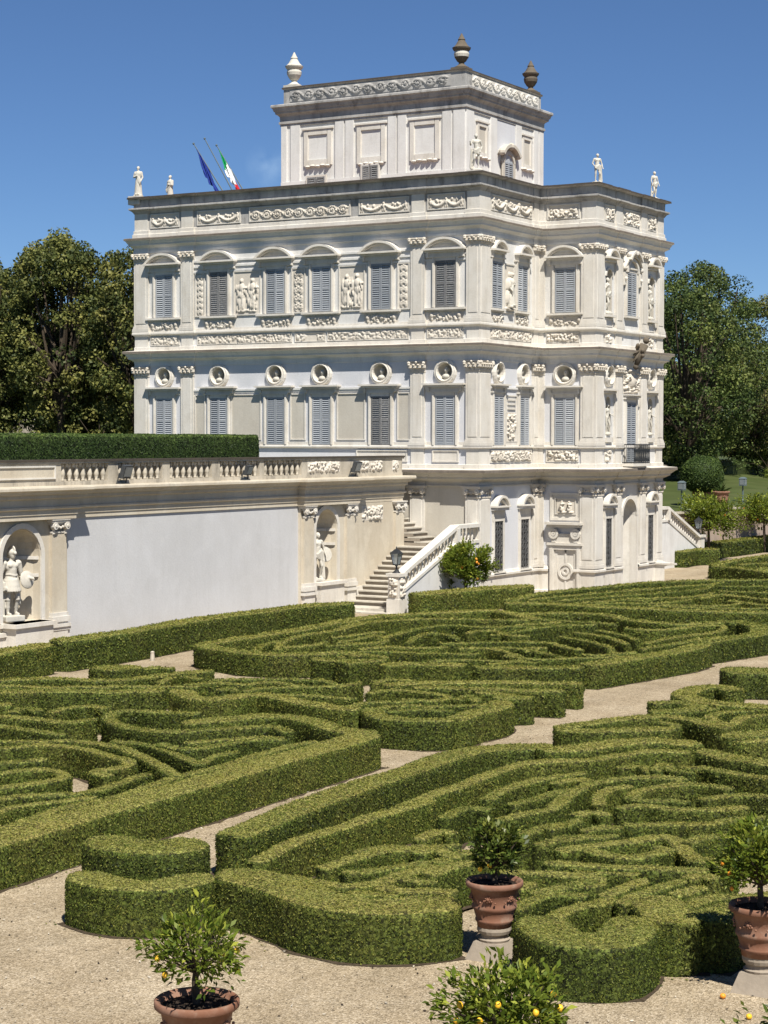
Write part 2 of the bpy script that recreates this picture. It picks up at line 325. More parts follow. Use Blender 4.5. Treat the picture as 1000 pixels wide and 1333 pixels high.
def b_figs(s0, s1, z0, z1, rng, n=2):
    h = z1-z0; p = (s1-s0)/n; out = []
    for i in range(n):
        c = s0+p*(i+.5); hh = h*rng.uniform(.88, .95); q = rng.choice((-1, 1))
        out += [(c, z0+hh*.93, hh*.055, hh*.07, 1), (c, z0+hh*.73, hh*.10, hh*.14, 1), (c+q*.03, z0+hh*.52, hh*.10, hh*.13, .95), (c-q*hh*.05, z0+hh*.28, hh*.065, hh*.25, .95),
                (c+q*hh*.06, z0+hh*.27, hh*.06, hh*.24, .8), (c-hh*.13, z0+hh*.66, hh*.05, hh*.15, .8), (c+hh*.14, z0+hh*.72, hh*.1, hh*.04, .8), (c+q*hh*.13, z0+hh*.35, hh*.06, hh*.2, .55),
                (c-hh*.06, z0+hh*.03, hh*.08, hh*.03, .8), (c+hh*.06, z0+hh*.03, hh*.08, hh*.03, .8)]
    out += [(rng.uniform(s0, s1), z0+h*.05, .1, .05, .5) for _ in range(6)]
    return out
def b_arab(s0, s1, z0, z1, rng):
    c = (s0+s1)/2; w = (s1-s0)*.36; n = max(3, int((z1-z0)/(w*1.7))); p = (z1-z0)/n; out = []
    for i in range(n):
        zc = z0+p*(i+.5)
        for k in range(14):
            t = k/13; r = w*.9*(1-.75*t); a = -math.pi/2+t*math.pi*2.6
            for sg in (-1, 1): out.append((c+sg*(w*.55+r*.55*math.cos(a)), zc+r*.8*math.sin(a), .03, .035, 1))
        out += [(c, zc, .035, p*.3, .9), (c, zc+p*.4, .06, .05, 1)]
    return out

# wall pierced by rectangular plates; each plate gets its own niche / roundel
def wall(name, fr, s0, s1, z0, z1, holes, m, parent, off=0.0):
    mb = MB(); S = sorted({s0, s1, *[h[0] for h in holes], *[h[1] for h in holes]}); Z = sorted({z0, z1, *[h[2] for h in holes], *[h[3] for h in holes]})
    S = [x for x in S if s0-1e-6 <= x <= s1+1e-6]; Z = [x for x in Z if z0-1e-6 <= x <= z1+1e-6]
    for i in range(len(S)-1):
        for j in range(len(Z)-1):
            cs, cz = (S[i]+S[i+1])/2, (Z[j]+Z[j+1])/2
            if any(h[0] < cs < h[1] and h[2] < cz < h[3] for h in holes): continue
            mb.add([fr.p(S[i], Z[j], off), fr.p(S[i+1], Z[j], off), fr.p(S[i+1], Z[j+1], off), fr.p(S[i], Z[j+1], off)], [(0, 1, 2, 3)])
    return mb.build(name, m, parent)
def ring_pts(cs, cz, rs, rz, a0, a1, n): return [(cs+rs*math.cos(a0+(a1-a0)*i/n), cz+rz*math.sin(a0+(a1-a0)*i/n)) for i in range(n+1)]
def niche(fr, rect, cs, w, zb, zs, depth, m, parent, off=0.0, inner=None, name='niche', flat=False):
    """plate 'rect' with an arched opening (half width w/2, sill zb, springing zs) and a hollow behind it"""
    s0, s1, z0, z1 = rect; r = w/2; mb = MB(); n = 12
    arc = ring_pts(cs, zs, r, r, 0, math.pi, n)          # right to left
    q = lambda a, z, o=0.0: fr.p(a, z, off+o)
    # front plate
    mb.add([q(cs+r, zb), q(s1, zb), q(s1, zs), q(cs+r, zs)], [(0, 1, 2, 3)]); mb.add([q(s0, zb), q(cs-r, zb), q(cs-r, zs), q(s0, zs)], [(0, 1, 2, 3)])
    if zb > z0+1e-4: mb.add([q(s0, z0), q(s1, z0), q(s1, zb), q(s0, zb)], [(0, 1, 2, 3)])
    outer = []
    for a, z in arc:
        dx, dz = a-cs, z-zs; L = []
        if dx > 1e-6: L.append((s1-cs)/dx)
        if dx < -1e-6: L.append((s0-cs)/dx)
        if dz > 1e-6: L.append((z1-zs)/dz)
        t = min(L); outer.append((cs+dx*t, zs+dz*t))
    for i in range(n):
        mb.add([q(*arc[i]), q(*outer[i]), q(*outer[i+1]), q(*arc[i+1])], [(0, 1, 2, 3)])
        a, b = outer[i], outer[i+1]
        for cx in (s0, s1):
            if min(a[0], b[0]) < cx-1e-6 or max(a[0], b[0]) > cx+1e-6 or True:
                if abs(a[0]-b[0]) > 1e-6 and abs(a[1]-b[1]) > 1e-6:
                    cpt = (s1 if a[0] > cs and abs(a[0]-s1) < 1e-4 else s0, z1); mb.add([q(*a), q(*cpt), q(*b)], [(0, 1, 2)]); break
    # hollow
    k = 10
    if flat:
        loop = [(cs+r, zb)]+arc+[(cs-r, zb)]
        for i in range(len(loop)-1): mb.add([q(*loop[i]), q(*loop[i+1]), q(*loop[i+1], -depth), q(*loop[i], -depth)], [(0, 1, 2, 3)], 1)
        mb.add([q(*a, -depth) for a in loop], [tuple(range(len(loop)))], 1)
        mb.add([q(cs+r, zb), q(cs-r, zb), q(cs-r, zb, -depth), q(cs+r, zb, -depth)], [(0, 1, 2, 3)], 1)
    else:
        cyl = [(cs+r*math.cos(math.pi*i/k), -depth*math.sin(math.pi*i/k)) for i in range(k+1)]
        for i in range(k):
            a, b = cyl[i], cyl[i+1]
            mb.add([q(a[0], zb, a[1]), q(b[0], zb, b[1]), q(b[0], zs, b[1]), q(a[0], zs, a[1])], [(0, 1, 2, 3)], 1)
            for j in range(6):
                t0, t1 = math.pi/2*j/6, math.pi/2*(j+1)/6
                f = lambda c, t: q(cs+(c[0]-cs)*math.cos(t), zs+r*math.sin(t), c[1]*math.cos(t))
                mb.add([f(a, t0), f(b, t0), f(b, t1), f(a, t1)], [(0, 1, 2, 3)], 1)
        mb.add([q(c[0], zb, c[1]) for c in cyl], [tuple(range(k+1))], 1)
    return mb.build(name, [m, inner or m], parent)
def roundel(fr, rect, cs, cz, rs, rz, m, parent, depth=0.3):
    """plate with an oval hole, a bowl behind it, a moulded ring round it and a bust inside"""
    s0, s1, z0, z1 = rect; mb = MB(); n = 20
    arc = ring_pts(cs, cz, rs, rz, 0, 2*math.pi, n); outer = []
    for a, z in arc:
        dx, dz = a-cs, z-cz; L = []
        if abs(dx) > 1e-6: L.append(((s1 if dx > 0 else s0)-cs)/dx)
        if abs(dz) > 1e-6: L.append(((z1 if dz > 0 else z0)-cz)/dz)
        t = min(L); outer.append((cs+dx*t, cz+dz*t))
    for i in range(n):
        mb.add([fr.p(*arc[i]), fr.p(*outer[i]), fr.p(*outer[i+1]), fr.p(*arc[i+1])], [(0, 1, 2, 3)])
        a, b = outer[i], outer[i+1]
        if abs(a[0]-b[0]) > 1e-5 and abs(a[1]-b[1]) > 1e-5:
            mb.add([fr.p(*a), fr.p(s1 if (a[0]+b[0])/2 > cs else s0, z1 if (a[1]+b[1])/2 > cz else z0), fr.p(*b)], [(0, 1, 2)])
    o = mb.build('roundel', m, parent)
    b2 = MB()
    for j in range(5):
        t0, t1 = math.pi/2*j/5, math.pi/2*(j+1)/5
        for i in range(n):
            f = lambda c, t: fr.p(cs+(c[0]-cs)*math.cos(t), cz+(c[1]-cz)*math.cos(t), -depth*math.sin(t))
            b2.add([f(arc[i], t0), f(arc[i+1], t0), f(arc[i+1], t1), f(arc[i], t1)], [(0, 1, 2, 3)])
    b2.build('bowl', M['buff'], o, True)
    r2 = MB(); k = 7
    prof = [(0.0, .0), (.0, .10), (.05, .15), (.10, .11), (.13, .12), (.17, .07), (.19, 0)]
    for i in range(n):
        a0, a1 = 2*math.pi*i/n, 2*math.pi*(i+1)/n
        for j in range(k-1):
            P = []
            for (dr, of), aa in ((prof[j], a0), (prof[j], a1), (prof[j+1], a1), (prof[j+1], a0)):
                P.append(fr.p(cs+(rs+dr)*math.cos(aa), cz+(rz+dr)*math.sin(aa), of))
            r2.add(P, [(0, 1, 2, 3)])
    r2.build('ring', M['trim'], o, True)
    b3 = MB(); C = lambda a, z, f: Vector(fr.p(cs+a, cz+z, f))
    b3.ball(C(0, .06, -.06), (.095, .095, .125), 8, 6); b3.bar(C(0, -.1, -.08), C(0, .02, -.07), .075, .06, 8); b3.ball(C(0, -.2, -.08), (.2, .2, .12), 8, 5)
    b3.bar(C(0, -.36, -.06), C(0, -.25, -.06), .11, .07, 8); b3.ball(C(.0, .07, -.14), (.11, .11, .13), 8, 5)
    b3.build('bust', M['marble'], o, True)
    return o
# ---------------------------------------------------------------- the villa
LA, V1, PB, VE, VT = 16.86, 5.32, 2.58, 12.38, 17.70
rng = random.Random(3)
FA = Fr((0, 0, 0), (1, 0, 0), (0, -1, 0)); FS1 = Fr((0, 0, 0), (0, 1, 0), (1, 0, 0))
FB = Fr((0, V1, 0), (1, 0, 0), (0, -1, 0)); FS2 = Fr((PB, 0, 0), (0, 1, 0), (1, 0, 0))
villa = thing('villa', 'white three-storey baroque villa with belvedere, pilasters and grey shutters above the parterre garden', 'villa', (0, 0, 0))
def plan(d):
    return [(-LA-d, -d), (-16.2, -d), (-16.2, 0), (-14.44, 0), (-14.44, -d), (-13.78, -d), (-13.78, 0), (-3.03, 0), (-3.03, -d), (-2.39, -d), (-2.39, 0), (-.51, 0), (-.51, -d),
            (d, -d), (d, .88), (0, .88), (0, 4.74), (d, 4.74), (d, V1-d), (.32, V1-d), (.32, V1), (2.0, V1), (2.0, V1-d), (PB+d, V1-d), (PB+d, 6.05), (PB, 6.05), (PB, 7.27), (PB+d, 7.27),
            (PB+d, 7.97), (PB, 7.97), (PB, 9.93), (PB+d, 9.93), (PB+d, 10.6), (PB, 10.6), (PB, 11.75), (PB+d, 11.75), (PB+d, VE+d), (0, VE+d), (0, VT), (-LA-d, VT)]
P0 = [(-LA, 0), (0, 0), (0, V1), (PB, V1), (PB, VE), (0, VE), (0, VT), (-LA, VT)]
# window tables: (frame, centre, width, z0, z1, weathered)
WA = [-15.36, -12.47, -9.56, -7.29, -4.44, -1.46]
old2 = {1, 5}; old1 = {4}
RZ = 9.10
holesA2, holesA1 = [], []
rA = [(c-.55, c+.55, 8.66, 9.54) for c in WA]
holes = {'A1': rA, 'S1': [(1.66-.5, 1.66+.5, 8.66, 9.54), (3.9-.5, 3.9+.5, 8.66, 9.54)], 'B1': [(.71, 1.81, 8.66, 9.54)],
         'S2_1': [(6.2, 7.2, 8.66, 9.54), (10.7, 11.7, 8.66, 9.54), (6.3, 7.1, 6.4, 8.3), (10.8, 11.6, 6.4, 8.3)],
         'S2_2': [(6.25, 7.15, 11.5, 13.7), (10.75, 11.65, 11.5, 13.7)], 'S2_0': [(8.1, 9.8, 0, 4.3)]}
zones = [(0, 4.9, 0), (4.9, 9.8, 1), (9.8, 14.9, 2), (14.9, 16.85, 3)]
mm = {('A', 0): 'buff', ('A', 1): 'blue', ('A', 2): 'white', ('A', 3): 'attic', ('S1', 0): 'blue', ('S1', 1): 'blue', ('S1', 2): 'white', ('S1', 3): 'trim',
      ('B', 0): 'blue', ('B', 1): 'blue', ('B', 2): 'white', ('B', 3): 'trim', ('S2', 0): 'trim', ('S2', 1): 'white', ('S2', 2): 'white', ('S2', 3): 'trim'}
for fn, fr, a0, a1 in (('A', FA, -LA, 0), ('S1', FS1, 0, V1), ('B', FB, 0, PB), ('S2', FS2, V1, VE)):
    for z0, z1, k in zones:
        h = {('A', 1): holes['A1'], ('S1', 1): holes['S1'], ('B', 1): holes['B1'], ('S2', 1): holes['S2_1'], ('S2', 2): holes['S2_2'], ('S2', 0): holes['S2_0']}.get((fn, k), [])
        wall('wall', fr, a0, a1, z0, z1, h, M[mm[(fn, k)]], villa)
back = MB()
for (x0, y0), (x1, y1) in (((PB, VE), (0, VE)), ((0, VE), (0, VT)), ((0, VT), (-LA, VT)), ((-LA, VT), (-LA, 0))):
    back.add([(x0, y0, 0), (x1, y1, 0), (x1, y1, 16.85), (x0, y0, 16.85)], [(0, 1, 2, 3)])
back.build('wall', M['white'], villa)
rf = MB(); rf.add([(x, y, 16.6) for x, y in P0], [tuple(range(8))]); rf.build('roof', M['roof'], villa)
# horizontal mouldings follow the plan with its pilaster breaks
sweep('cornice', plan(.05), [(0, 16.92), (.26, 16.90), (.27, 16.82), (.10, 16.78)], None, villa, mats=[M['slab'], M['attic']], mi=[0, 0, 1])
sweep('attic_moulding', plan(.05), [(.06, 16.80), (.05, 16.46), (.22, 16.42), (.22, 16.36), (.10, 16.28), (.04, 16.18), (.0, 16.17)], M['attic'], villa)
sweep('attic_base', plan(.06), [(0, 15.46), (.05, 15.44), (.05, 15.30), (.09, 15.28), (.09, 15.12), (.34, 15.11), (.36, 15.09), (.36, 15.02), (.30, 14.99), (.24, 14.88), (.22, 14.87), (.22, 14.80), (.12, 14.74), (.06, 14.70), (.04, 14.69), (.04, 14.58), (.06, 14.57), (.06, 14.46), (-.02, 14.45)],
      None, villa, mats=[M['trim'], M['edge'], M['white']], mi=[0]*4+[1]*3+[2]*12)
sweep('string_course', plan(.05), [(0, 11.06), (.10, 11.05), (.12, 10.98), (.12, 10.93), (.05, 10.88), (.02, 10.84), (0, 10.83)], M['trim'], villa)
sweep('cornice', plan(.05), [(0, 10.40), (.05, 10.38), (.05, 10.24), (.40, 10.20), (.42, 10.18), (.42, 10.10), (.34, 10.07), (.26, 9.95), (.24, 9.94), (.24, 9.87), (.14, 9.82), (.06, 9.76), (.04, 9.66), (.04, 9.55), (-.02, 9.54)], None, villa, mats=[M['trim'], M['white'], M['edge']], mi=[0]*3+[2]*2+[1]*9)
sweep('string_course', plan(.05), [(0, 6.17), (.08, 6.16), (.10, 6.12), (.10, 6.07), (.04, 6.03), (0, 6.02)], M['trim'], villa)
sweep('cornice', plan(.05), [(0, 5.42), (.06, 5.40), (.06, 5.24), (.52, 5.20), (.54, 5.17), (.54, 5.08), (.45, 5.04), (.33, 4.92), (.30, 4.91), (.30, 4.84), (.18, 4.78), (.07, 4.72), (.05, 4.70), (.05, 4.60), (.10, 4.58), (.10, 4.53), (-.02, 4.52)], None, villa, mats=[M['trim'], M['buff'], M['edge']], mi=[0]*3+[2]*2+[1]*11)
pl = plan(.06)
for seg in (pl[11:20]+[(.55, V1)], [(2.05, V1)]+pl[22:29]+[(PB, 8.1)], [(PB, 9.8)]+pl[30:36]+[(0, VE+.06)]):
    sweep('plinth', seg, [(0, 1.14), (.04, 1.12), (.07, 1.04), (.14, 1.02), (.14, .94), (.08, .90), (.06, .84), (.06, .16), (.12, .14), (.12, 0)], M['trim'], villa, closed=False)
# pilasters
PIL = [(-16.96, -16.2, -.1, .5, 1, 0), (-14.44, -13.78, -.1, .05, 1, 0), (-3.03, -2.39, -.1, .05, 1, 0), (-.51, .1, -.1, .88, 1, 1), (-.05, .1, 4.74, 5.25, 0, 1), (.0, .32, 5.22, 5.4, 1, 0),
       (2.0, 2.68, 5.22, 6.05, 1, 1), (2.5, 2.68, 7.27, 7.97, 0, 1), (2.5, 2.68, 9.93, 10.6, 0, 1), (2.5, 2.68, 11.75, 12.45, 0, 1)]
def capital(mb, b, z0, z1, kind):
    x0, x1, y0, y1, ea, es = b; h = z1-z0
    mb.bx(x0-.02, x1+.02, y0-.02, y1+.02, z0-.03, z0+.02)
    if kind == 'leaf':
        e = .05
        mb.hexa([(x0, y0, z0), (x1, y0, z0), (x1, y1, z0), (x0, y1, z0), (x0-e, y0-e, z1-.08), (x1+e, y0-e, z1-.08), (x1+e, y1, z1-.08), (x0-e, y1, z1-.08)])
        mb.bx(x0-e-.015, x1+e+.015, y0-e-.015, y1+.02, z1-.06, z1)
        def leaves(fr, a0, a1):
            n = max(2, int(round((a1-a0)/.2)))
            for row, zz, sh in ((0, .30, 0), (1, .60, .5)):
                k = n if row == 0 else n+1; zz += rng.uniform(-.04, .04)
                for i in range(k):
                    a = a0+(a1-a0)*((i+.5)/n if row == 0 else i/n); o = .03+.07*row+.02
                    mb.box(fr, a-.085, a+.085, z0+h*(zz-.28), z0+h*zz, 0, o, 0, .015, .0)
                    c = fr.p(a, z0+h*zz, o); mb.ball(c, (.062, .062, .042), 6, 4)
            for a in (a0-.02, a1+.02): mb.ball(fr.p(a, z0+h*.78, .09), .075, 6, 4)
            mb.ball(fr.p((a0+a1)/2, z1-.06, .11), .05, 6, 4)
        if ea: leaves(Fr((0, y0, 0), (1, 0, 0), (0, -1, 0)), x0, x1)
        if es: leaves(Fr((x1, 0, 0), (0, 1, 0), (1, 0, 0)), y0, y1)
    else:
        mb.bx(x0-.03, x1+.03, y0-.03, y1+.03, z0+.22, z1-.1); mb.bx(x0-.11, x1+.11, y0-.11, y1+.05, z1-.1, z1-.03); mb.bx(x0-.14, x1+.14, y0-.14, y1+.05, z1-.03, z1+.01)
        def vol(fr, a0, a1):
            for a in (a0+.05, a1-.05):
                c = Vector(fr.p(a, z1-.2, .0)); mb.bar(c, c+fr.n*.12, .125, .115, 12); mb.bar(c+fr.n*.11, c+fr.n*.145, .055, .04, 8)
                mb.box(fr, a-.045, a+.045, z1-.46, z1-.3, 0, .06, 0, .02, .02)
            for k in range(5):
                t = k/4; mb.ball(fr.p(a0+.14+(a1-a0-.28)*t, z1-.16-.1*math.sin(math.pi*t), .06), .045, 6, 4)
        if ea: vol(Fr((0, y0, 0), (1, 0, 0), (0, -1, 0)), x0, x1)
        if es: vol(Fr((x1, 0, 0), (0, 1, 0), (1, 0, 0)), y0, y1)
for k, b in enumerate(PIL):
    x0, x1, y0, y1, ea, es = b
    floors = [(11.06, 14.12, 14.45, 'leaf'), (6.16, 9.12, 9.54, 'leaf')]
    if k >= 2: floors.append((1.1, 4.12, 4.54, 'ionic'))
    for zb, zc, zt, kind in floors:
        sh = MB(); sh.bx(x0, x1, y0, y1, zb, zc)
        if x1-x0 > .4 and ea: sh.box(Fr((0, y0, 0), (1, 0, 0), (0, -1, 0)), x0+.1, x1-.1, zb+.34, zc-.1, 0, .018, 0, .012, .012)
        if y1-y0 > .4 and es: sh.box(Fr((x1, 0, 0), (0, 1, 0), (1, 0, 0)), y0+.1, y1-.1, zb+.34, zc-.1, 0, .018, 0, .012, .012)
        p = sh.build('pilaster', M['trim'], villa)
        bs = MB(); bs.bx(x0-.06, x1+.06, y0-.06, y1+.06, zb-.01, zb+.12); bs.bx(x0-.035, x1+.035, y0-.035, y1+.035, zb+.12, zb+.2); bs.bx(x0-.018, x1+.018, y0-.018, y1+.018, zb+.2, zb+.25)
        bs.build('pilaster_base', M['trim'], p)
        cb = MB(); capital(cb, b, zc, zt, kind); cb.build('capital', M['relief'], p)
    for z0, z1, mt in ((15.4, 16.2, 'trim'), (10.36, 10.86, 'trim'), (5.38, 6.05, 'trim')):
        if z0 < 6 and k < 2: continue
        q = MB(); q.bx(x0+.02, x1-.03, y0+.03, y1-.02, z0, z1)
        q.build('pedestal', M[mt], villa)
# windows
def shutter(fr, a0, a1, z0, z1, off, m, parent):
    mb = MB(); st = .055
    mb.box(fr, a0, a0+st, z0, z1, off-.03, off+.03); mb.box(fr, a1-st, a1, z0, z1, off-.03, off+.03)
    for z in (z0, (z0+z1)/2-.03, z1-.07): mb.box(fr, a0+st, a1-st, z, z+.07, off-.03, off+.026)
    n = max(6, int((z1-z0)/.085)); h = (z1-z0)/n
    for i in range(n):
        z = z0+h*i
        mb.add([fr.p(a0+st, z+.012, off+.026), fr.p(a1-st, z+.012, off+.026), fr.p(a1-st, z+h*.78, off-.005), fr.p(a0+st, z+h*.78, off-.005)], [(0, 1, 2, 3)])
        mb.add([fr.p(a0+st, z+.012, off+.026), fr.p(a1-st, z+.012, off+.026), fr.p(a1-st, z+h*.02, off-.03), fr.p(a0+st, z+h*.02, off-.03)], [(0, 1, 2, 3)])
    return mb.build('shutter', m, parent)
def arch_band(mb, fr, cs, zb, w, rise, o0, o1, th, n=14, m=0):
    R_ = (w*w/4+rise*rise)/(2*rise); zc = zb+rise-R_; a = math.asin(min(1, w/2/R_))
    for i in range(n):
        t0, t1 = -a+2*a*i/n, -a+2*a*(i+1)/n; P = []
        for o in (o0, o1):
            for t, r in ((t0, R_-th), (t1, R_-th), (t1, R_), (t0, R_)): P.append(fr.p(cs+r*math.sin(t), zc+r*math.cos(t), o))
        mb.hexa(P, m)
def window(fr, c, w, z0, z1, hood, weathered=False, sill=True, hw=None, arched=False):
    f = MB(); fw = .17
    for a, b in ((c-w/2-fw, c-w/2), (c+w/2, c+w/2+fw)): f.box(fr, a, b, z0-.02, z1+fw, 0, .085, 0, .02, 0); f.box(fr, a+.05, b-.05, z0, z1+fw-.05, .08, .115)
    f.box(fr, c-w/2, c+w/2, z1, z1+fw, 0, .08); f.box(fr, c-w/2-fw-.04, c+w/2+fw+.04, z1+fw-.04, z1+fw+.02, 0, .13)
    o = f.build('window', M['trim'], villa)
    m = M['oldshutter'] if weathered else M['shutter']
    for a, b in ((c-w/2+.01, c-.006), (c+.006, c+w/2-.01)):
        s = shutter(fr, a, b, z0, z1-.005, .045, m, o)
        if weathered: s['label'] = 'bare weathered dark grey shutter'
    hw = hw or w/2+.5
    h = MB()
    if hood == 'arch':
        zb = 13.94
        h.box(fr, c-hw+.1, c+hw-.1, zb-.34, zb-.10, 0, .09); h.box(fr, c-hw+.05, c+hw-.05, zb-.12, zb-.04, 0, .2, 0, .02, 0); h.box(fr, c-hw, c+hw, zb-.04, zb+.035, 0, .34, 0, .0, 0)
        arch_band(h, fr, c, zb+.03, 2*hw, min(.44, hw*.62), 0, .30, .09); arch_band(h, fr, c, zb+.03, 2*hw-.2, min(.44, hw*.62)-.09, 0, .2, .06)
        h.box(fr, c-hw+.2, c+hw-.2, zb+.02, zb+.2, 0, .03)
        for a in (c-hw+.16, c+hw-.16): h.box(fr, a-.07, a+.07, zb-.34, zb-.05, 0, .16, 0, .01, .03)
    elif hood == 'flat':
        zb = 8.52
        h.box(fr, c-hw, c+hw, zb+.04, zb+.11, 0, .30); h.box(fr, c-hw+.06, c+hw-.06, zb-.04, zb+.04, 0, .22, 0, .03, 0); h.box(fr, c-hw+.12, c+hw-.12, zb-.22, zb-.04, 0, .08)
        for a in (c-hw+.22, c+hw-.22): h.box(fr, a-.06, a+.06, zb-.22, zb-.02, 0, .15, 0, .01, .03)
    if h.v: h.build('hood', M['trim'], o)
    if sill:
        s = MB(); s.box(fr, c-hw+.02, c+hw-.02, z0-.11, z0-.03, 0, .17); s.box(fr, c-hw+.08, c+hw-.08, z0-.16, z0-.11, 0, .1); s.build('sill', M['trim'], o)
    return o
for i, c in enumerate(WA):
    window(FA, c, .90, 11.66, 13.5, 'arch', i in old2); window(FA, c, .88, 6.18, 8.14, 'flat', i in old1, sill=False)
    roundel(FA, rA[i], c, RZ, .33, .33, M['blue'], villa)
    rel = [b for s in (-1, 1) for b in ((c+s*.62, 11.33, .1, .12, 1), (c+s*.62, 11.2, .07, .1, .7))]+b_foliage(c-.5, c+.5, 11.12, 11.4, rng, 70)
    relief(FA, c-.8, c+.8, 11.09, 11.48, rel, .1, .01, villa, 'sill_relief')
for c in (1.46, 3.73):
    window(FS1, c, .9, 11.66, 13.5, 'arch', hw=.62); relief(FS1, c-.62, c+.62, 11.09, 11.48, b_foliage(c-.5, c+.5, 11.12, 11.42, rng, 60), .12, .01, villa, 'sill_relief')
for c in (1.66, 3.97):
    window(FS1, c, .84, 6.18, 8.14, 'flat', sill=False, hw=.66)
for c, r in ((1.66, holes['S1'][0]), (3.9, holes['S1'][1])): roundel(FS1, r, c, RZ, .33, .33, M['blue'], villa)
window(FB, 1.26, .92, 11.66, 13.5, 'arch', hw=.86); window(FB, 1.27, .92, 6.18, 8.14, 'flat', sill=False, hw=.86)
roundel(FB, holes['B1'][0], 1.26, RZ, .36, .33, M['blue'], villa)
relief(FB, .5, 2.0, 11.09, 11.48, [(.62, 11.33, .1, .12, 1), (1.9, 11.33, .1, .12, 1)]+b_foliage(.75, 1.75, 11.12, 11.4, rng, 70), .1, .01, villa, 'sill_relief')
# white bands and buff panels between the windows of the long front
def frame_panel(fr, a0, a1, z0, z1, m, parent=villa, name='wall_panel', w=.05):
    f = MB()
    for s0, s1, y0, y1 in ((a0, a1, z0, z0+w), (a0, a1, z1-w, z1), (a0, a0+w, z0+w, z1-w), (a1-w, a1, z0+w, z1-w)): f.box(fr, s0, s1, y0, y1, 0, .05)
    f.box(fr, a0+w, a1-w, z0+w, z1-w, 0, .012, 1)
    return f.build(name, [M['trim'], M[m]], parent)
bays = [(-16.2, -14.44), (-13.78, -3.03), (-2.39, -.51)]
for z in (13.98, 13.74, 13.52): 
    f = MB()
    for a0, a1 in bays: f.box(FA, a0, a1, z-.03, z+.05, 0, .05)
    f.build('string_course', M['white'], villa)
f = MB()
for a0, a1 in bays: f.box(FA, a0, a1, 8.44, 8.52, 0, .07); f.box(FA, a0, a1, 8.36, 8.44, 0, .04)
for a0, a1 in ((.88, 4.74),): f.box(FS1, a0, a1, 8.44, 8.52, 0, .07)
f.build('string_course', M['white'], villa)
for fr, a0, a1 in ((FA, -13.78, -3.03), (FA, -16.2, -14.44), (FA, -2.39, -.51), (FS1, .88, 4.74), (FB, .32, 2.0)):
    [MB().box(fr, a0, a1, z0, z1, 0, o).build('wall_band', M['trim'], villa) for z0, z1, o in ((6.17, 6.30, .04), (11.06, 11.12, .03))]
for a0, a1 in ((-13.74, -13.18), (-11.85, -10.3), (-8.84, -8.08), (-6.55, -5.18), (-3.68, -3.08)): frame_panel(FA, a0, a1, 6.36, 8.3, 'buff')
for a0, a1, k in ((-13.72, -13.2, 'a'), (-11.72, -10.32, 'f'), (-8.78, -8.08, 'a'), (-6.46, -5.2, 'f'), (-3.68, -3.1, 'a')):
    p = frame_panel(FA, a0, a1, 11.62, 13.5, 'white')
    bl = b_figs(a0+.14, a1-.14, 11.74, 13.3, rng)+[(rng.uniform(a0+.15, a1-.15), rng.uniform(11.8, 12.9), .02, .13, rng.uniform(.8, 1.25)) for _ in range(60)] if k == 'f' else b_arab(a0+.08, a1-.08, 11.7, 13.42, rng)
    relief(FA, a0+.06, a1-.06, 11.68, 13.44, bl, .085 if k == 'f' else .045, .015, p, 'carving')
p = frame_panel(FS1, 2.12, 3.08, 11.5, 13.5, 'white'); relief(FS1, 2.2, 3.0, 11.55, 13.4, b_figs(2.2, 3.0, 11.6, 13.3, rng, 1), .25, .015, p, 'carving')
p = frame_panel(FS1, 2.35, 3.35, 6.3, 8.2, 'white'); relief(FS1, 2.45, 3.25, 6.35, 7.5, b_foliage(2.5, 3.2, 6.4, 7.4, rng, 40), .14, .015, p, 'carving')
for z in (7.62, 7.8, 7.98): mb = MB(); mb.box(FS1, 2.5, 3.2, z, z+.08, 0, .06); mb.build('wall_band', M['trim'], villa)
# carved friezes
for a0, a1, k in ((-16.1, -14.55, 's'), (-13.6, -11.35, 's'), (-10.9, -5.9, 'c'), (-5.5, -3.15, 's'), (-2.3, -.6, 's')):
    p = frame_panel(FA, a0, a1, 15.52, 16.14, 'attic', w=.05)
    relief(FA, a0+.05, a1-.05, 15.55, 16.10, (b_swag if k == 's' else b_scroll)(a0+.08, a1-.08, 15.56, 16.02, rng), .085, .014, p, 'carving')
p = frame_panel(FS1, .95, 4.66, 15.5, 16.14, 'trim'); relief(FS1, 1.0, 4.6, 15.53, 16.1, b_swag(1.05, 4.55, 15.54, 16.06, rng, 3), .12, .014, p, 'carving')
p = frame_panel(FB, .42, 1.9, 15.52, 16.12, 'attic'); relief(FB, .47, 1.85, 15.55, 16.08, b_foliage(.5, 1.8, 15.57, 15.95, rng, 50), .12, .014, p, 'carving')
for a0, a1 in ((6.15, 7.17), (8.07, 9.83), (10.7, 11.65)):
    p = frame_panel(FS2, a0, a1, 15.48, 16.14, 'trim'); relief(FS2, a0+.05, a1-.05, 15.5, 16.1, b_foliage(a0+.1, a1-.1, 15.52, 16.0, rng, 45), .12, .014, p, 'carving')
for a0, a1 in ((-16.1, -14.55), (-13.6, -8.75), (-8.6, -7.1), (-7.0, -3.15), (-2.3, -.65)):
    p = frame_panel(FA, a0, a1, 10.43, 10.82, 'white', w=.03)
    bl = b_foliage(a0+.05, a1-.05, 10.46, 10.79, rng, 75)
    if a0 == -8.6: bl = [b for b in bl if not (-8.1 < b[0] < -7.5)]
    relief(FA, a0+.03, a1-.03, 10.45, 10.8, bl, .065, .014, p, 'carving')
p = frame_panel(FS1, .95, 4.66, 10.42, 10.83, 'trim', w=.03); relief(FS1, 1.0, 4.6, 10.44, 10.8, b_foliage(1.0, 4.6, 10.46, 10.79, rng, 70), .08, .014, p, 'carving')
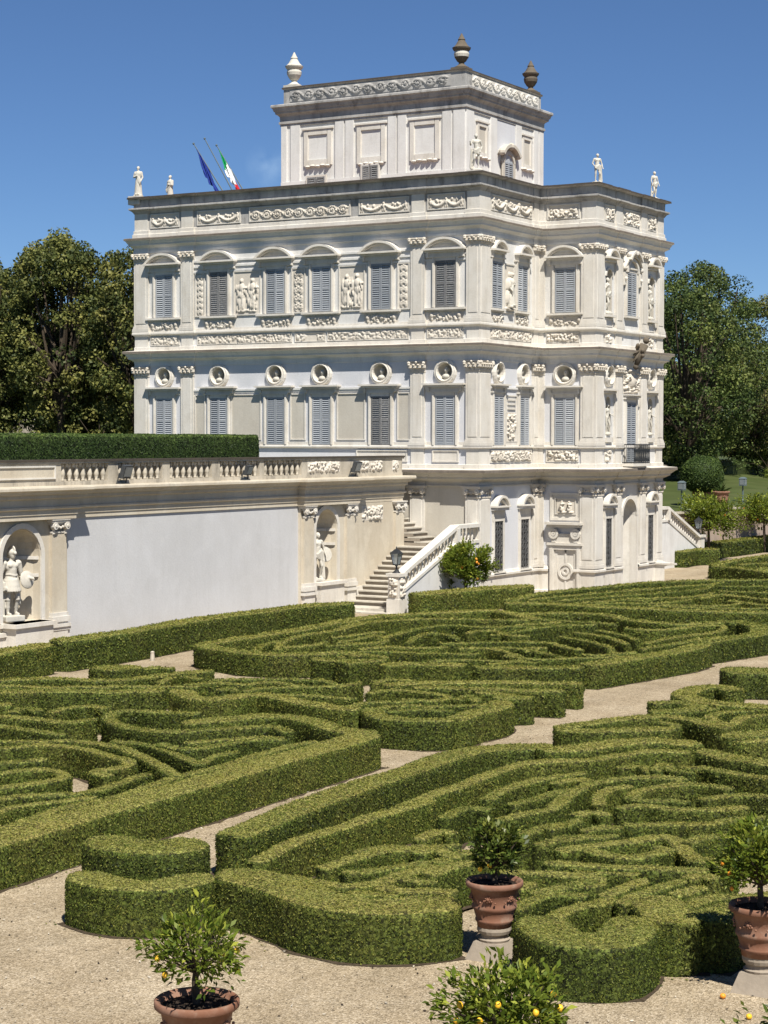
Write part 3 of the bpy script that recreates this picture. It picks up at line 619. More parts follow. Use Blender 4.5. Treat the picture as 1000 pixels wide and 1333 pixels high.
p = frame_panel(FB, .42, 1.9, 10.42, 10.83, 'trim', w=.03); relief(FB, .45, 1.87, 10.44, 10.8, b_foliage(.45, 1.87, 10.46, 10.79, rng, 70), .12, .014, p, 'carving')
for a0, a1 in ((6.2, 7.1), (10.75, 11.6)):
    relief(FS2, a0, a1, 10.42, 10.82, b_foliage(a0+.2, a1-.2, 10.45, 10.8, rng, 40), .12, .01, villa, 'carving')
p = frame_panel(FS1, 1.0, 4.7, 5.48, 5.98, 'trim', w=.03); relief(FS1, 1.05, 4.65, 5.5, 5.95, b_scroll(1.05, 4.65, 5.5, 5.95, rng)+b_foliage(1.1, 4.6, 5.52, 5.94, rng, 45), .14, .014, p, 'carving')
p = frame_panel(FB, .42, 1.9, 5.48, 5.98, 'trim', w=.03); relief(FB, .45, 1.87, 5.5, 5.95, b_foliage(.45, 1.87, 5.52, 5.94, rng, 60), .14, .014, p, 'carving')
relief(FS2, 6.35, 7.05, 5.48, 5.98, b_foliage(6.45, 6.95, 5.52, 5.94, rng, 50), .1, .01, villa, 'carving')
frame_panel(FA, -2.05, -.85, 5.5, 5.98, 'trim'); frame_panel(FA, -5.6, -3.2, 5.5, 5.98, 'trim')
# garden-side bay: niches, balcony window, portal
for c, r in ((6.7, holes['S2_2'][0]), (11.2, holes['S2_2'][1])):
    niche(FS2, r, c, .62, 11.62, 13.2, .4, M['white'], villa, inner=M['buff'])
    h = MB(); arch_band(h, FS2, c, 13.97, 1.1, .36, 0, .3, .09); h.box(FS2, c-.55, c+.55, 13.9, 13.97, 0, .32); h.box(FS2, c-.5, c+.5, 13.78, 13.9, 0, .14); arch_band(h, FS2, c, 13.2, .78, .36, 0, .06, .08)
    MB().box(FS2, c-.42, c+.42, 11.5, 11.6, 0, .2).build('sill', M['trim'], villa); h.build('hood', M['trim'], villa)
    frame_panel(FS2, c-.36, c+.36, 11.1, 11.44, 'white')
for c, r in ((6.7, holes['S2_1'][2]), (11.2, holes['S2_1'][3])):
    niche(FS2, r, c, .5, 6.6, 7.95, .35, M['white'], villa, inner=M['buff'])
    h = MB(); h.box(FS2, c-.5, c+.5, 8.44, 8.53, 0, .32); h.box(FS2, c-.45, c+.45, 8.34, 8.44, 0, .2); h.build('hood', M['trim'], villa); MB().box(FS2, c-.3, c+.3, 6.3, 6.5, 0, .12).build('sill', M['trim'], villa)
for c, r in ((6.7, holes['S2_1'][0]), (11.2, holes['S2_1'][1])): roundel(FS2, r, c, RZ, .34, .33, M['white'], villa)
w = window(FS2, 8.95, .98, 11.68, 13.5, None, hw=.7)
h = MB(); k = 10
h.add([FS2.p(8.95+.49*math.cos(math.pi*i/k), 13.49+.46*math.sin(math.pi*i/k), .045) for i in range(k+1)], [tuple(range(k+1))])
h.build('lunette', M['shutter'], w)
h = MB(); arch_band(h, FS2, 8.95, 13.5, 1.3, .62, 0, .16, .14); arch_band(h, FS2, 8.95, 14.02, 1.3, .40, 0, .34, .1); arch_band(h, FS2, 8.95, 13.72, 1.9, .5, 0, .22, .08)
for s in (-1, 1):
    h.ball(FS2.p(8.95+s*.86, 13.66, .12), .13, 8, 5); h.ball(FS2.p(8.95+s*.5, 14.22, .18), .13, 8, 5); h.box(FS2, 8.95+s*.82-.1, 8.95+s*.82+.1, 12.9, 13.55, 0, .14, 0, .03, .05); h.ball(FS2.p(8.95+s*.82, 13.2, .15), .09, 6, 4)
h.ball(FS2.p(8.95, 14.3, .24), .15, 8, 5); h.build('hood', M['trim'], w)
w = window(FS2, 8.98, .98, 5.45, 8.0, None, sill=False, hw=.7)
h = MB(); h.box(FS2, 8.3, 9.66, 8.2, 8.28, 0, .22); h.box(FS2, 8.25, 9.7, 8.28, 8.33, 0, .3); h.build('hood', M['trim'], w)
relief(FS2, 8.2, 9.75, 8.36, 9.4, b_foliage(8.25, 9.7, 8.4, 9.36, rng, 60)+[(8.97, 8.9, .3, .35, 1)], .22, .02, villa, 'cartouche')
portal = niche(FS2, holes['S2_0'][0], 8.95, 1.5, 0.0, 3.15, .9, M['trim'], villa, inner=M['trim'], name='portal')
h = MB(); arch_band(h, FS2, 8.95, 3.15, 1.76, .87, 0, .07, .14)
for s in (-1, 1): h.box(FS2, 8.95+s*.82-.07, 8.95+s*.82+.07, .1, 3.16, 0, .07)
h.build('archivolt', M['trim'], portal)
# ground-floor grille windows
def grille_window(fr, c, w=.72):
    f = MB()
    for a, b in ((c-w/2-.13, c-w/2), (c+w/2, c+w/2+.13)): f.box(fr, a, b, 1.0, 3.3, 0, .09, 0, .02, 0)
    f.box(fr, c-w/2-.13, c+w/2+.13, 3.12, 3.3, 0, .085); f.box(fr, c-w/2-.16, c+w/2+.16, .98, 1.08, 0, .14)
    o = f.build('window', M['trim'], villa)
    g = MB(); g.box(fr, c-w/2, c+w/2, 1.08, 3.12, 0, .01); g.build('pane', M['void'], o)
    b = MB(); n = 9
    for i in range(4): a = c-w/2+w*i/3; b.bar(fr.p(a, 1.08, .05), fr.p(a, 3.12, .05), .016, n=4)
    for i in range(n):
        z = 1.08+2.04*i/n; zz = 2.04/n; b.bar(fr.p(c-w/2, z, .05), fr.p(c+w/2, z, .05), .012, n=4)
        for j in range(3):
            a = c-w/2+w*(j+.5)/3
            pts = [fr.p(a+.085*math.cos(t), z+zz/2+.085*math.sin(t), .05) for t in [k*math.pi/3+(i+j) for k in range(6)]]
            b.tube(pts, [.013]*6, 4)
    b.build('grille', M['grille'], o)
    h = MB(); h.box(fr, c-w/2-.13, c+w/2+.13, 3.3, 3.56, 0, .08); h.box(fr, c-w/2-.2, c+w/2+.2, 3.56, 3.68, 0, .26, 0, .02, 0); h.box(fr, c-w/2-.24, c+w/2+.24, 3.68, 3.74, 0, .32)
    arch_band(h, fr, c, 3.74, w+.48, .42, 0, .30, .1); arch_band(h, fr, c, 3.74, w+.2, .28, 0, .2, .06); h.build('hood', M['trim'], o)
for c in (1.71, 4.05): grille_window(FS1, c, .72)
for c in (6.72, 11.2): grille_window(FS2, c, .58)
# door on the short return
d = MB()
for a, b in ((.62, .86), (1.84, 2.08)): d.box(FB, a, b, 0, 2.02, 0, .14, 0, .02, 0); d.box(FB, a+.07, b-.07, 0, 1.9, .14, .17)
d.box(FB, .62, 2.08, 1.84, 2.02, 0, .138); d.box(FB, .54, 2.14, 2.02, 2.12, 0, .2); d.box(FB, .7, 2.0, 2.12, 2.5, 0, .1); d.box(FB, .5, 2.16, 2.88, 2.98, 0, .34); d.box(FB, .56, 2.1, 2.76, 2.88, 0, .2)
door = d.build('door', M['trim'], villa)
d = MB(); d.box(FB, .86, 1.84, 0, 1.84, 0, .03)
for a0, a1, z0, z1 in ((.86, .98, 0, 1.84), (1.72, 1.84, 0, 1.84), (1.31, 1.39, 0, .6), (1.31, 1.39, 1.3, 1.84), (.98, 1.72, 1.72, 1.84), (.98, 1.72, 0, .14), (.98, 1.1, .9, .98), (1.6, 1.72, .9, .98)): d.box(FB, a0, a1, z0, z1, .03, .06)
for rr, ww in ((.30, .05), (.12, .04)):
    for i in range(20):
        t0, t1 = i*math.pi/10, (i+1)*math.pi/10; P = []
        for o in (.03, .085):
            for t, r in ((t0, rr-ww), (t1, rr-ww), (t1, rr+ww), (t0, rr+ww)): P.append(FB.p(1.35+r*math.cos(t), .94+r*math.sin(t), o))
        d.hexa(P)
d.build('door_leaf', M['trim'], door)
d = MB()
for c in (.84, 1.84):
    for rr, ww in ((.17, .05), (.06, .04)):
        for i in range(12):
            t0, t1 = i*math.pi/6, (i+1)*math.pi/6; P = []
            for o in (.08, .2):
                for t, r in ((t0, rr-ww), (t1, rr-ww), (t1, rr+ww), (t0, rr+ww)): P.append(FB.p(c+r*math.cos(t), 2.5+r*math.sin(t), o))
            d.hexa(P)
    d.box(FB, c-.08, c+.08, 2.14, 2.34, .05, .16)
d.build('scroll', M['trim'], door)
p = frame_panel(FB, .62, 2.02, 3.06, 4.2, 'trim', w=.1); frame_panel(FB, .84, 1.8, 3.3, 3.98, 'white', w=.04)
relief(FB, .9, 1.74, 3.34, 3.94, b_figs(1.0, 1.66, 3.36, 3.92, rng, 2), .16, .02, p, 'carving')
# balcony
b = MB(); b.box(FS2, 8.05, 9.85, 5.28, 5.4, 0, .62); b.box(FS2, 8.2, 9.7, 5.1, 5.28, 0, .5, 0, .05, 0)
balc = b.build('balcony', M['trim'], villa)
b = MB()
for z in (5.44, 6.2): b.bar(FS2.p(8.1, z, .58), FS2.p(9.8, z, .58), .022, n=6); [b.bar(FS2.p(a, z, .05), FS2.p(a, z, .58), .022, n=6) for a in (8.1, 9.8)]
for i in range(18):
    a = 8.1+1.7*i/17; b.bar(FS2.p(a, 5.4, .58), FS2.p(a, 6.2, .58), .014, n=4)
    if i < 17:
        c = a+.05; b.tube([FS2.p(c+.045*math.cos(t), 5.75+.26*math.sin(t), .58) for t in [k*math.pi/4 for k in range(9)]], [.014]*9, 4)
for i in range(1, 6):
    for a in (8.1, 9.8): b.bar(FS2.p(a, 5.4, .05+.53*i/6), FS2.p(a, 6.2, .05+.53*i/6), .014, n=4)
b.build('railing', M['iron'], balc)
# eagle crest over the portal axis
e = MB(); C = lambda a, z, o: Vector(FS2.p(a, z, o))
e.bar(C(8.8, 9.55, .35), C(9.05, 10.45, .62), .10, .2, 8); e.ball(C(9.1, 10.62, .68), .15, 8, 5); e.bar(C(9.1, 10.62, .7), C(9.05, 10.55, .95), .06, .01, 6)
for s in (-1, 1): e.bar(C(9.0, 10.35, .5), C(9.0+s*.4, 10.0, .3), .14, .04, 6); e.bar(C(9.0, 10.2, .5), C(8.9+s*.3, 9.7, .3), .12, .03, 6)
for k in range(7): e.ball(C(8.95+rng.uniform(-.25, .25), rng.uniform(9.75, 10.5), rng.uniform(.4, .65)), rng.uniform(.07, .13), 6, 4)
e.ball(C(8.8, 9.5, .34), .13, 8, 5); e.build('eagle_crest', M['darkurn'], villa, True)
# belvedere
VB, BU0, BU1, BV1 = 5.3, -12.8, -3.45, 12.72
FBA = Fr((0, VB, 0), (1, 0, 0), (0, -1, 0)); FBS = Fr((BU1, 0, 0), (0, 1, 0), (1, 0, 0))
mb = MB(); mb.bx(BU0, BU1, VB, BV1, 16.6, 20.5); mb.build('belvedere_wall', M['white'], villa)
bp = [(BU0, VB), (BU1, VB), (BU1, BV1), (BU0, BV1)]
sweep('cornice', bp, [(0, 21.36), (.35, 21.34), (.37, 21.31), (.37, 21.23), (.31, 21.18), (.26, 21.04), (.22, 21.03), (.22, 20.95), (.12, 20.88), (.07, 20.82), (.06, 20.62), (.1, 20.6), (.1, 20.5), (.05, 20.48), (.05, 20.38), (0, 20.37)], M['attic'], villa)
ip = [(BU0+.06, VB+.06), (BU1-.06, VB+.06), (BU1-.06, BV1-.06), (BU0+.06, BV1-.06)]
sweep('parapet', ip, [(0, 22.16), (.06, 22.14), (.07, 22.08), (.03, 22.05), (.0, 22.03), (0, 21.40), (.06, 21.38), (.06, 21.3)], None, villa, mats=[M['slab'], M['attic']], mi=[0, 0, 1, 1, 1, 1, 1])
mb = MB(); mb.add([(x, y, 22.15) for x, y in offset_plan(ip, 0, True)], [(0, 1, 2, 3)]); mb.build('roof', M['roof'], villa)
FBP = Fr((0, VB+.06, 0), (1, 0, 0), (0, -1, 0)); FSP = Fr((BU1-.06, 0, 0), (0, 1, 0), (1, 0, 0))
relief(FBP, -12.4, -4.2, 21.48, 21.98, b_scroll(-12.35, -4.25, 21.5, 21.97, rng, .62), .09, .02, villa, 'carving', M['attic'], .028)
relief(FSP, 5.95, 12.4, 21.48, 21.98, b_scroll(6.0, 12.35, 21.5, 21.97, rng, .62), .09, .02, villa, 'carving', M['trim'], .028)
for fr, L in ((FBA, [(-12.8, -12.5), (-12.3, -11.8), (-9.95, -9.5), (-9.42, -8.98), (-7.25, -6.83), (-6.76, -6.33), (-4.55, -4.1), (-4.02, -3.45)]), (FBS, [(5.3, 5.95), (7.52, 8.1), (9.95, 10.5), (11.75, 12.2), (12.3, 12.72)])):
    for a0, a1 in L:
        q = MB(); q.box(fr, a0, a1, 17.9, 20.39, 0, .07, 0, .01, 0); q.build('pilaster', M['white'], villa)
q = MB(); q.box(FBA, BU0, BU1, 17.3, 17.9, 0, .085); q.box(FBS, VB, BV1, 17.3, 17.9, 0, .083); q.build('belvedere_base', M['white'], villa)
def blind(fr, c, w, z0, z1, m, fw=.26):
    f = MB()
    for a, b in ((c-w/2-fw, c-w/2), (c+w/2, c+w/2+fw)): f.box(fr, a, b, z0-fw, z1+fw, 0, .08, 0, .03, 0)
    f.box(fr, c-w/2, c+w/2, z1, z1+fw, 0, .08); f.box(fr, c-w/2, c+w/2, z0-fw, z0, 0, .08); f.box(fr, c-w/2-fw-.06, c+w/2+fw+.06, z1+fw-.03, z1+fw+.04, 0, .12)
    for k in range(5): f.ball(fr.p(c+(k-2)*.26, z0-fw-.04+.03*(k % 2), .03), (.15, .15, .07), 8, 4)
    o = f.build('blind_window', M['trim'], villa); q = MB(); q.box(fr, c-w/2, c+w/2, z0, z1, 0, .015); q.build('panel', m, o)
blind(FBA, -10.86, .98, 18.80, 19.9, M['white']); blind(FBA, -8.1, .98, 18.72, 19.9, M['white']); blind(FBA, -5.42, .98, 18.66, 19.9, M['white'])
def small_window(fr, c, w, z0, z1, m):
    f = MB()
    for a, b in ((c-w/2-.08, c-w/2), (c+w/2, c+w/2+.08)): f.box(fr, a, b, z0-.06, z1+.08, .07, .14)
    f.box(fr, c-w/2, c+w/2, z1, z1+.08, .07, .14); o = f.build('window', M['trim'], villa)
    for a, b in ((c-w/2, c-.03), (c+.03, c+w/2)): shutter(fr, a, b, z0, z1, .12, m, o)
small_window(FBA, -10.9, .92, 17.2, 18.02, M['oldshutter']); small_window(FBA, -8.1, .80, 17.2, 18.34, M['oldshutter'])
blind(FBS, 6.76, .62, 18.75, 19.85, M['buff'], .2); blind(FBS, 11.06, .62, 18.75, 19.85, M['buff'], .2)
q = MB(); q.box(FBS, 8.12, 9.93, 18.9, 20.36, 0, .02); q.build('wall_panel', M['blue'], villa)
w = MB()
for a, b in ((8.5, 8.68), (9.52, 9.7)): w.box(FBS, a, b, 17.2, 18.6, .08, .16)
arch_band(w, FBS, 9.1, 18.6, 1.2, .5, .0, .17, .16); arch_band(w, FBS, 9.1, 18.95, 1.7, .45, 0, .34, .14)
for s in (-1, 1): w.ball(FBS.p(9.1+s*.8, 18.98, .2), .16, 8, 5)
w.ball(FBS.p(9.1, 19.3, .25), .17, 8, 5); w = w.build('window', M['buff'], villa)
for a, b in ((8.69, 9.09), (9.11, 9.51)): shutter(FBS, a, b, 17.2, 18.6, .11, M['shutter'], w)
q = MB(); q.add([FBS.p(9.1+.42*math.cos(math.pi*i/k), 18.59+.4*math.sin(math.pi*i/k), .11) for i in range(k+1)], [tuple(range(k+1))]); q.build('lunette', M['shutter'], w)
# parapet blocks under the roof statues
for x, y in ((-16.9, .1), (-.2, .2), (2.35, 5.9), (2.35, 12.15)):
    q = MB(); q.bx(x-.3, x+.3, y-.3, y+.3, 16.6, 16.97); q.build('statue_base', M['trim'], villa)
# ---------------------------------------------------------------- ground and terraces
def sheet(name, pts, m, kind='structure'):
    mb = MB(); mb.add(pts, [tuple(range(len(pts)))]); return tag(mb.build(name, m), kind=kind)
sheet('terrain', [(-1500, -400, -.03), (400, -400, -.03), (400, 2500, -.03), (-1500, 2500, -.03)], M['grass'])
sheet('gravel_ground', [(-8, -60, 0), (34, -60, 0), (34, -42, 0), (24, -20, 0), (24, 60, 0), (-8, 60, 0)], M['gravel'])
XT, ZT = -2.8, 4.73
mb = MB()
mb.bx(-120, -3.9, -90, -1.32, -.5, ZT); mb.bx(-3.91, -3.0, -90, -1.32, 4.5, ZT-.004); mb.bx(-120, -7.4, -1.32, 0, -.5, ZT); mb.bx(-120, -17, 0, 90, -.5, ZT)
tag(mb.build('upper_terrace', M['grass']), kind='structure')
# lawn bank on the right, rising away from the low wall
nx, ny = 50, 60; xs = -3.0-np.linspace(0, 1, nx+1)**1.5*117; ys = np.linspace(17.9, 240, ny+1)
X, Y = np.meshgrid(xs, ys); Z = 2.5+np.clip((-3.0-X)*.085, 0, 1.7)+.12*np.sin(X*.5+Y*.23)*np.clip((-3-X)/4, 0, 1)+np.clip((-X-30)*.05, 0, 3)
i = np.arange((nx+1)*(ny+1)).reshape(ny+1, nx+1)
F = np.stack([i[:-1, :-1], i[1:, :-1], i[1:, 1:], i[:-1, 1:]], -1).reshape(-1, 4)
lawn = link('lawn_bank', npmesh('lawn_bank', np.stack([X, Y, Z], -1).reshape(-1, 3), F, [M['grass']], np.random.RandomState(1).uniform(.3, .8, len(F)), True)); tag(lawn, kind='structure')
def lawn_z(x, y): return 2.5+min(max((-3.0-x)*.085, 0), 1.7)+.12*math.sin(x*.5+y*.23)*min(max((-3-x)/4, 0), 1)+min(max((-x-30)*.05, 0), 3)

# ---------------------------------------------------------------- terrace wall with niches and balustrade
FT = Fr((XT, 0, 0), (0, 1, 0), (1, 0, 0)); YL = -44.0
tw = thing('terrace_wall', 'long ochre retaining wall with blank grey panel, statue niches and a balustrade', 'wall', (0, 0, 0))
nichL, nichR = (-24.75, -22.6, .95, 3.93), (-7.85, -5.62, 1.1, 3.93)
wall('wall', FT, YL, -26.0, 0, 4.0, [], M['panelblue'], tw); wall('wall', FT, -26.0, -21.7, 0, 4.0, [nichL], M['ochre'], tw, .1)
wall('wall', FT, -21.7, -8.65, 0, 4.0, [], M['panelblue'], tw); wall('wall', FT, -8.65, -5.0, 0, 4.0, [nichR], M['ochre'], tw, .1)
wall('wall', FT, -5.0, -1.3, 0, 4.0, [], M['ochre'], tw, .1)
mb = MB(); mb.bx(-7.4, XT+.1, -1.32, -1.3, 0, 4.75)
for y in (-26.0, -21.7, -8.65): mb.bx(XT, XT+.1, y-.005, y+.005, 0, 4.0)
mb.build('wall', M['ochre'], tw)
for rect, c, w, zb, zs in ((nichL, -23.78, 1.68, .98, 2.88), (nichR, -6.92, 1.46, 1.14, 3.06)):
    o = niche(FT, rect, c, w, zb, zs, .75, M['ochre'], tw, .1, M['ochre'])
    h = MB(); arch_band(h, FT, c, zs, w+.36, w/2+.18, .1, .15, .16)
    for s in (-1, 1): h.box(FT, c+s*(w/2+.09)-.08, c+s*(w/2+.09)+.08, zb, zs, .1, .148)
    h.box(FT, c-w/2-.15, c+w/2+.15, zb-.13, zb-.012, .1, .19); h.build('archivolt', M['trim'], o)
    h = MB()
    for zz, rr in ((zs-.1, .02), (zs-.62, .0)):
        for k in range(6):
            t0, t1 = math.pi*(.02+.16*k), math.pi*(.02+.16*(k+1))
            P = [FT.p(c+(w/2-d)*math.cos(t), zz+e, .1-(.75-d)*math.sin(t)) for e in (0, .1) for t, d in ((t0, .005), (t1, .005), (t1, .06), (t0, .06))]
            h.hexa(P)
    h.build('niche_moulding', M['trim'], o)
# entablature
EP = [(XT, YL), (XT, -26.0), (XT+.3, -26.0), (XT+.3, -21.6), (XT, -21.6), (XT, -8.72), (XT+.3, -8.72), (XT+.3, -4.95), (XT+.06, -4.95), (XT+.06, -1.3), (-7.4, -1.3)]
sweep('cornice', EP, [(-.3, 4.98), (.42, 4.97), (.44, 4.93), (.44, 4.86), (.34, 4.82), (.30, 4.74), (.20, 4.72), (.20, 4.62), (.12, 4.58), (.10, 4.38), (.16, 4.36), (.16, 4.30), (.08, 4.26), (.08, 4.12), (.05, 4.11), (.05, 3.98), (.0, 3.97)], M['ochre'], tw, closed=False)
for a, b in ((-25.75, -25.1), (-22.5, -21.85), (-8.55, -7.9), (-5.6, -5.02), (-1.95, -1.3)):
    q = MB(); q.box(FT, a, b, 1.02, 3.6, .05, .2); p = q.build('pilaster', M['ochre'], tw)
    q = MB(); q.box(FT, a-.08, b+.08, .86, 1.02, .05, .29); q.box(FT, a-.04, b+.04, 1.02, 1.14, .05, .25); q.box(FT, a-.02, b+.02, 0, .86, .05, .24); q.box(FT, a-.1, b+.1, .7, .8, .05, .3); q.build('pilaster_base', M['trim'], p)
    q = MB(); capital(q, (XT-.1, XT+.2, a, b, 0, 1), 3.58, 3.97, 'ionic'); q.build('capital', M['trim'], p)
q = MB(); q.box(FT, -26.0, -21.7, 0, .6, .05, .2); q.box(FT, -26.0, -21.7, .6, .72, .05, .26); q.box(FT, -24.6, -22.95, .0, .98, .1, .62); q.box(FT, -24.7, -22.85, .86, .98, .1, .7)
q.box(FT, -7.7, -6.1, 0, 1.02, .05, .4); q.box(FT, -7.78, -6.02, 1.02, 1.14, .05, .48); q.box(FT, -5.0, -1.3, 0, .8, .05, .16); q.build('plinth', M['trim'], tw)
relief(FT, -4.38, -2.78, 3.28, 3.85, b_foliage(-4.3, -2.86, 3.32, 3.81, rng, 60), .1, .105, tw, 'carved_tablet')
# balustrade
q = MB(); q.box(FT, YL, -1.2, 5.64, 5.70, -.36, .14); rail = q.build('rail', M['rail'], tw)
q = MB(); q.box(FT, YL, -1.18, 5.70, 5.76, -.38, .17); q.build('rail_top', M['slab'], tw)
q = MB(); q.box(FT, YL, -1.3, 4.96, 5.10, -.3, .12); q.box(FT, YL, -1.3, 5.10, 5.64, -.28, -.10); q.build('balustrade_base', M['rail'], tw)
bal = MB(); bal.lathe((0, 0, 0), [(.055, 0), (.055, .04), (.035, .06), (.075, .16), (.085, .22), (.06, .33), (.035, .42), (.035, .44), (.055, .46), (.055, .54)], 10)
balm = bal.mesh('baluster', M['rail'], True)
groups = [(-44, -35), (-34.5, -30), (-21.95, -19.7), (-19.2, -16.9), (-16.5, -14.15), (-13.68, -11.28), (-11.0, -8.58)]
prev = YL
for a, b in groups:
    if a > prev+.01:
        q = MB(); q.box(FT, prev, a, 5.10, 5.64, -.1, .10); q.build('pier', M['rail'], tw)
        if a-prev > 3: frame_panel(Fr((XT+.1, 0, 0), (0, 1, 0), (1, 0, 0)), prev+.3, a-.3, 5.18, 5.58, 'ochre', tw, 'rail_panel')
    n = 7 if b-a < 3 else int((b-a)/.33)
    for k in range(n):
        y = a+(b-a)*(k+.5)/n; o = link('baluster', balm, tw); o.location = (XT+.01, y, 5.10)
    q = MB()                                     # the little arches between the balusters
    for k in range(n+1):
        y = a+(b-a)*k/n; q.box(FT, max(a, y-.06), min(b, y+.06), 5.52, 5.64, -.1, .06, 0, .0, 0)
    q.build('rail_arch', M['rail'], tw)
    prev = b
q = MB(); q.box(FT, -8.58, -1.3, 5.10, 5.64, -.1, .10); q.build('pier', M['rail'], tw)
for a, b in ((-8.2, -5.95), (-4.9, -2.85), (-2.1, -1.6)):
    relief(FT, a, b, 5.18, 5.58, b_foliage(a+.08, b-.08, 5.21, 5.55, rng, 60), .09, .105, tw, 'carved_tablet')

# ---------------------------------------------------------------- garden stairs, the right one mirrors the left
def staircase(side, label):
    Yv = (lambda v: v) if side < 0 else (lambda v: 17.7-v)
    st = thing('garden_staircase', label, 'staircase', (0 if side < 0 else -1.2, Yv(-3.2)+(0 if side < 0 else 2.7), 0), 0, 'stairs down to the garden')
    def bxs(mb, x0, x1, v0, v1, z0, z1): a, b = sorted((Yv(v0)-Yv(-3.2), Yv(v1)-Yv(-3.2))); mb.bx(x0, x1, a, b, z0, z1)
    n = 12
    for i in range(n):
        v0 = -5.35+.31*i; z = .14+.172*(i+1)
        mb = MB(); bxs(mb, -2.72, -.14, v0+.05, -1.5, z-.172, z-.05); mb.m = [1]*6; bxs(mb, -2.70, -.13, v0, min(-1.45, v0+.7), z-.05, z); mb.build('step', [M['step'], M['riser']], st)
    mb = MB(); bxs(mb, -2.9, -.2, -6.3, -5.34, 0, .14); bxs(mb, -3.0, .1, -6.9, -6.3, 0, .05); mb.build('step', M['step'], st)
    mb = MB(); bxs(mb, -2.70, -.1, -1.5, -.05, 1.9, 2.2); bxs(mb, -2.7, -.14, -1.5, -.05, 0, 1.9); mb.build('landing', M['step'], st)
    for i in range(14):
        x1 = -1.55-.3*i; z = 2.2+.175*(i+1)
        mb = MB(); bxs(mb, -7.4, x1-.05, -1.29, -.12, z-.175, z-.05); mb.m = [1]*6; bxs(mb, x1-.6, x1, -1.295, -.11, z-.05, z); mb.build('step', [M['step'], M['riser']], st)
    V0, V1_, Za, Zb = -6.15, -1.9, 1.42, 3.02
    # solid string wall under the rail
    y = [Yv(v)-Yv(-3.2) for v in (V0, V1_, -.1)]
    mb = MB()
    for x in (-.12, .12): pass
    prof = [(y[0], 0), (y[2], 0), (y[2], Zb-.66), (y[1], Zb-.66), (y[0], Za-.66)]
    mb.add([(-.12, a, z) for a, z in prof]+[(.12, a, z) for a, z in prof], [(0, 1, 2, 3, 4), (9, 8, 7, 6, 5)]+[(i, (i+1) % 5, 5+(i+1) % 5, 5+i) for i in range(5)])
    mb.build('string_wall', M['white'], st)
    def rail(z0, z1, hw, name, m):
        mb = MB(); L = [(y[0], Za), (y[1], Zb), (y[2], Zb)]
        for (a, za), (b, zb) in zip(L, L[1:]):
            a, b, za, zb = (a, b, za, zb) if a < b else (b, a, zb, za)
            mb.hexa([(-hw, a, za+z0), (hw, a, za+z0), (hw, b, zb+z0), (-hw, b, zb+z0), (-hw, a, za+z1), (hw, a, za+z1), (hw, b, zb+z1), (-hw, b, zb+z1)])
        mb.build(name, m, st)
    rail(-.06, .08, .19, 'rail', M['trim']); rail(-.68, -.56, .16, 'base_rail', M['trim'])
    bl = MB(); bl.lathe((0, 0, 0), [(.05, 0), (.05, .03), (.03, .05), (.065, .13), (.07, .18), (.03, .33), (.03, .36), (.05, .38), (.05, .52)], 8); bm = bl.mesh('baluster', M['trim'], True)
    for k in range(15):
        v = V0+.35+(-2.0-V0-.4)*k/14; z = Za+(v-V0)/(V1_-V0)*(Zb-Za)
        o = link('baluster', bm, st); o.location = (0, Yv(v)-Yv(-3.2), z-.58)
    for k in range(5):
        o = link('baluster', bm, st); o.location = (0, Yv(-1.7+.3*k)-Yv(-3.2), Zb-.58)
    mb = MB(); bxs(mb, -.2, .22, -2.05, -1.82, Zb-.6, Zb-.05); mb.build('pier', M['trim'], st); mb = MB(); bxs(mb, -.22, .24, -6.6, -6.12, 0, 1.38); bxs(mb, -.28, .3, -6.66, -6.06, 1.38, 1.5); bxs(mb, -.26, .28, -6.64, -6.08, 0, .55)
    nw = mb.build('newel', M['trim'], st)
    if side < 0:
        relief(Fr((0, -6.6-Yv(-3.2), 0), (1, 0, 0), (0, -1, 0)), -.18, .2, .62, 1.34, b_foliage(-.12, .14, .66, 1.3, rng, 90), .12, .01, nw, 'carving')
        relief(Fr((.24, -Yv(-3.2), 0), (0, 1, 0), (1, 0, 0)), -6.54, -6.18, .62, 1.34, b_foliage(-6.5, -6.22, .66, 1.3, rng, 90), .12, .01, nw, 'carving')
    return st
staircase(-1, 'travertine staircase with balustrade climbing to the terrace beside the citrus bush')
staircase(1, 'stair with sloping balustrade at the far right corner of the villa')
# low wall on the right
lw = thing('low_garden_wall', 'low rosy retaining wall in front of the lawn on the right', 'wall', (0, 0, 0))
mb = MB(); mb.bx(-3.1, -2.8, 19.0, 85, 0, 2.5); mb.build('wall', M['rose'], lw)
mb = MB(); mb.bx(-3.18, -2.7, 19.0, 85, 2.5, 2.6); mb.build('coping', M['rail'], lw)
for y in (22.5, 34.7, 47, 59, 71):
    mb = MB(); mb.bx(-3.2, -2.55, y-.6, y+.6, 0, 2.62); p = mb.build('pier', M['rose'], lw)
    mb = MB(); mb.bx(-3.28, -2.46, y-.68, y+.68, 2.62, 2.74); mb.build('coping', M['rail'], p)
mb = MB(); mb.bx(-3.05, -2.8, 17.7, 19.02, 0, 4.0); mb.build('wall', M['white'], lw)
gw = thing('boundary_wall', 'pale weathered wall glimpsed under the oaks left of the villa', 'wall', (0, 0, 0))
mb = MB(); mb.bx(-60, -25, 36, 36.4, 4.7, 7.6); mb.build('wall', M['rail'], gw); mb = MB(); mb.bx(-60.1, -24.9, 35.9, 36.5, 7.6, 7.75); mb.build('coping', M['buff'], gw)
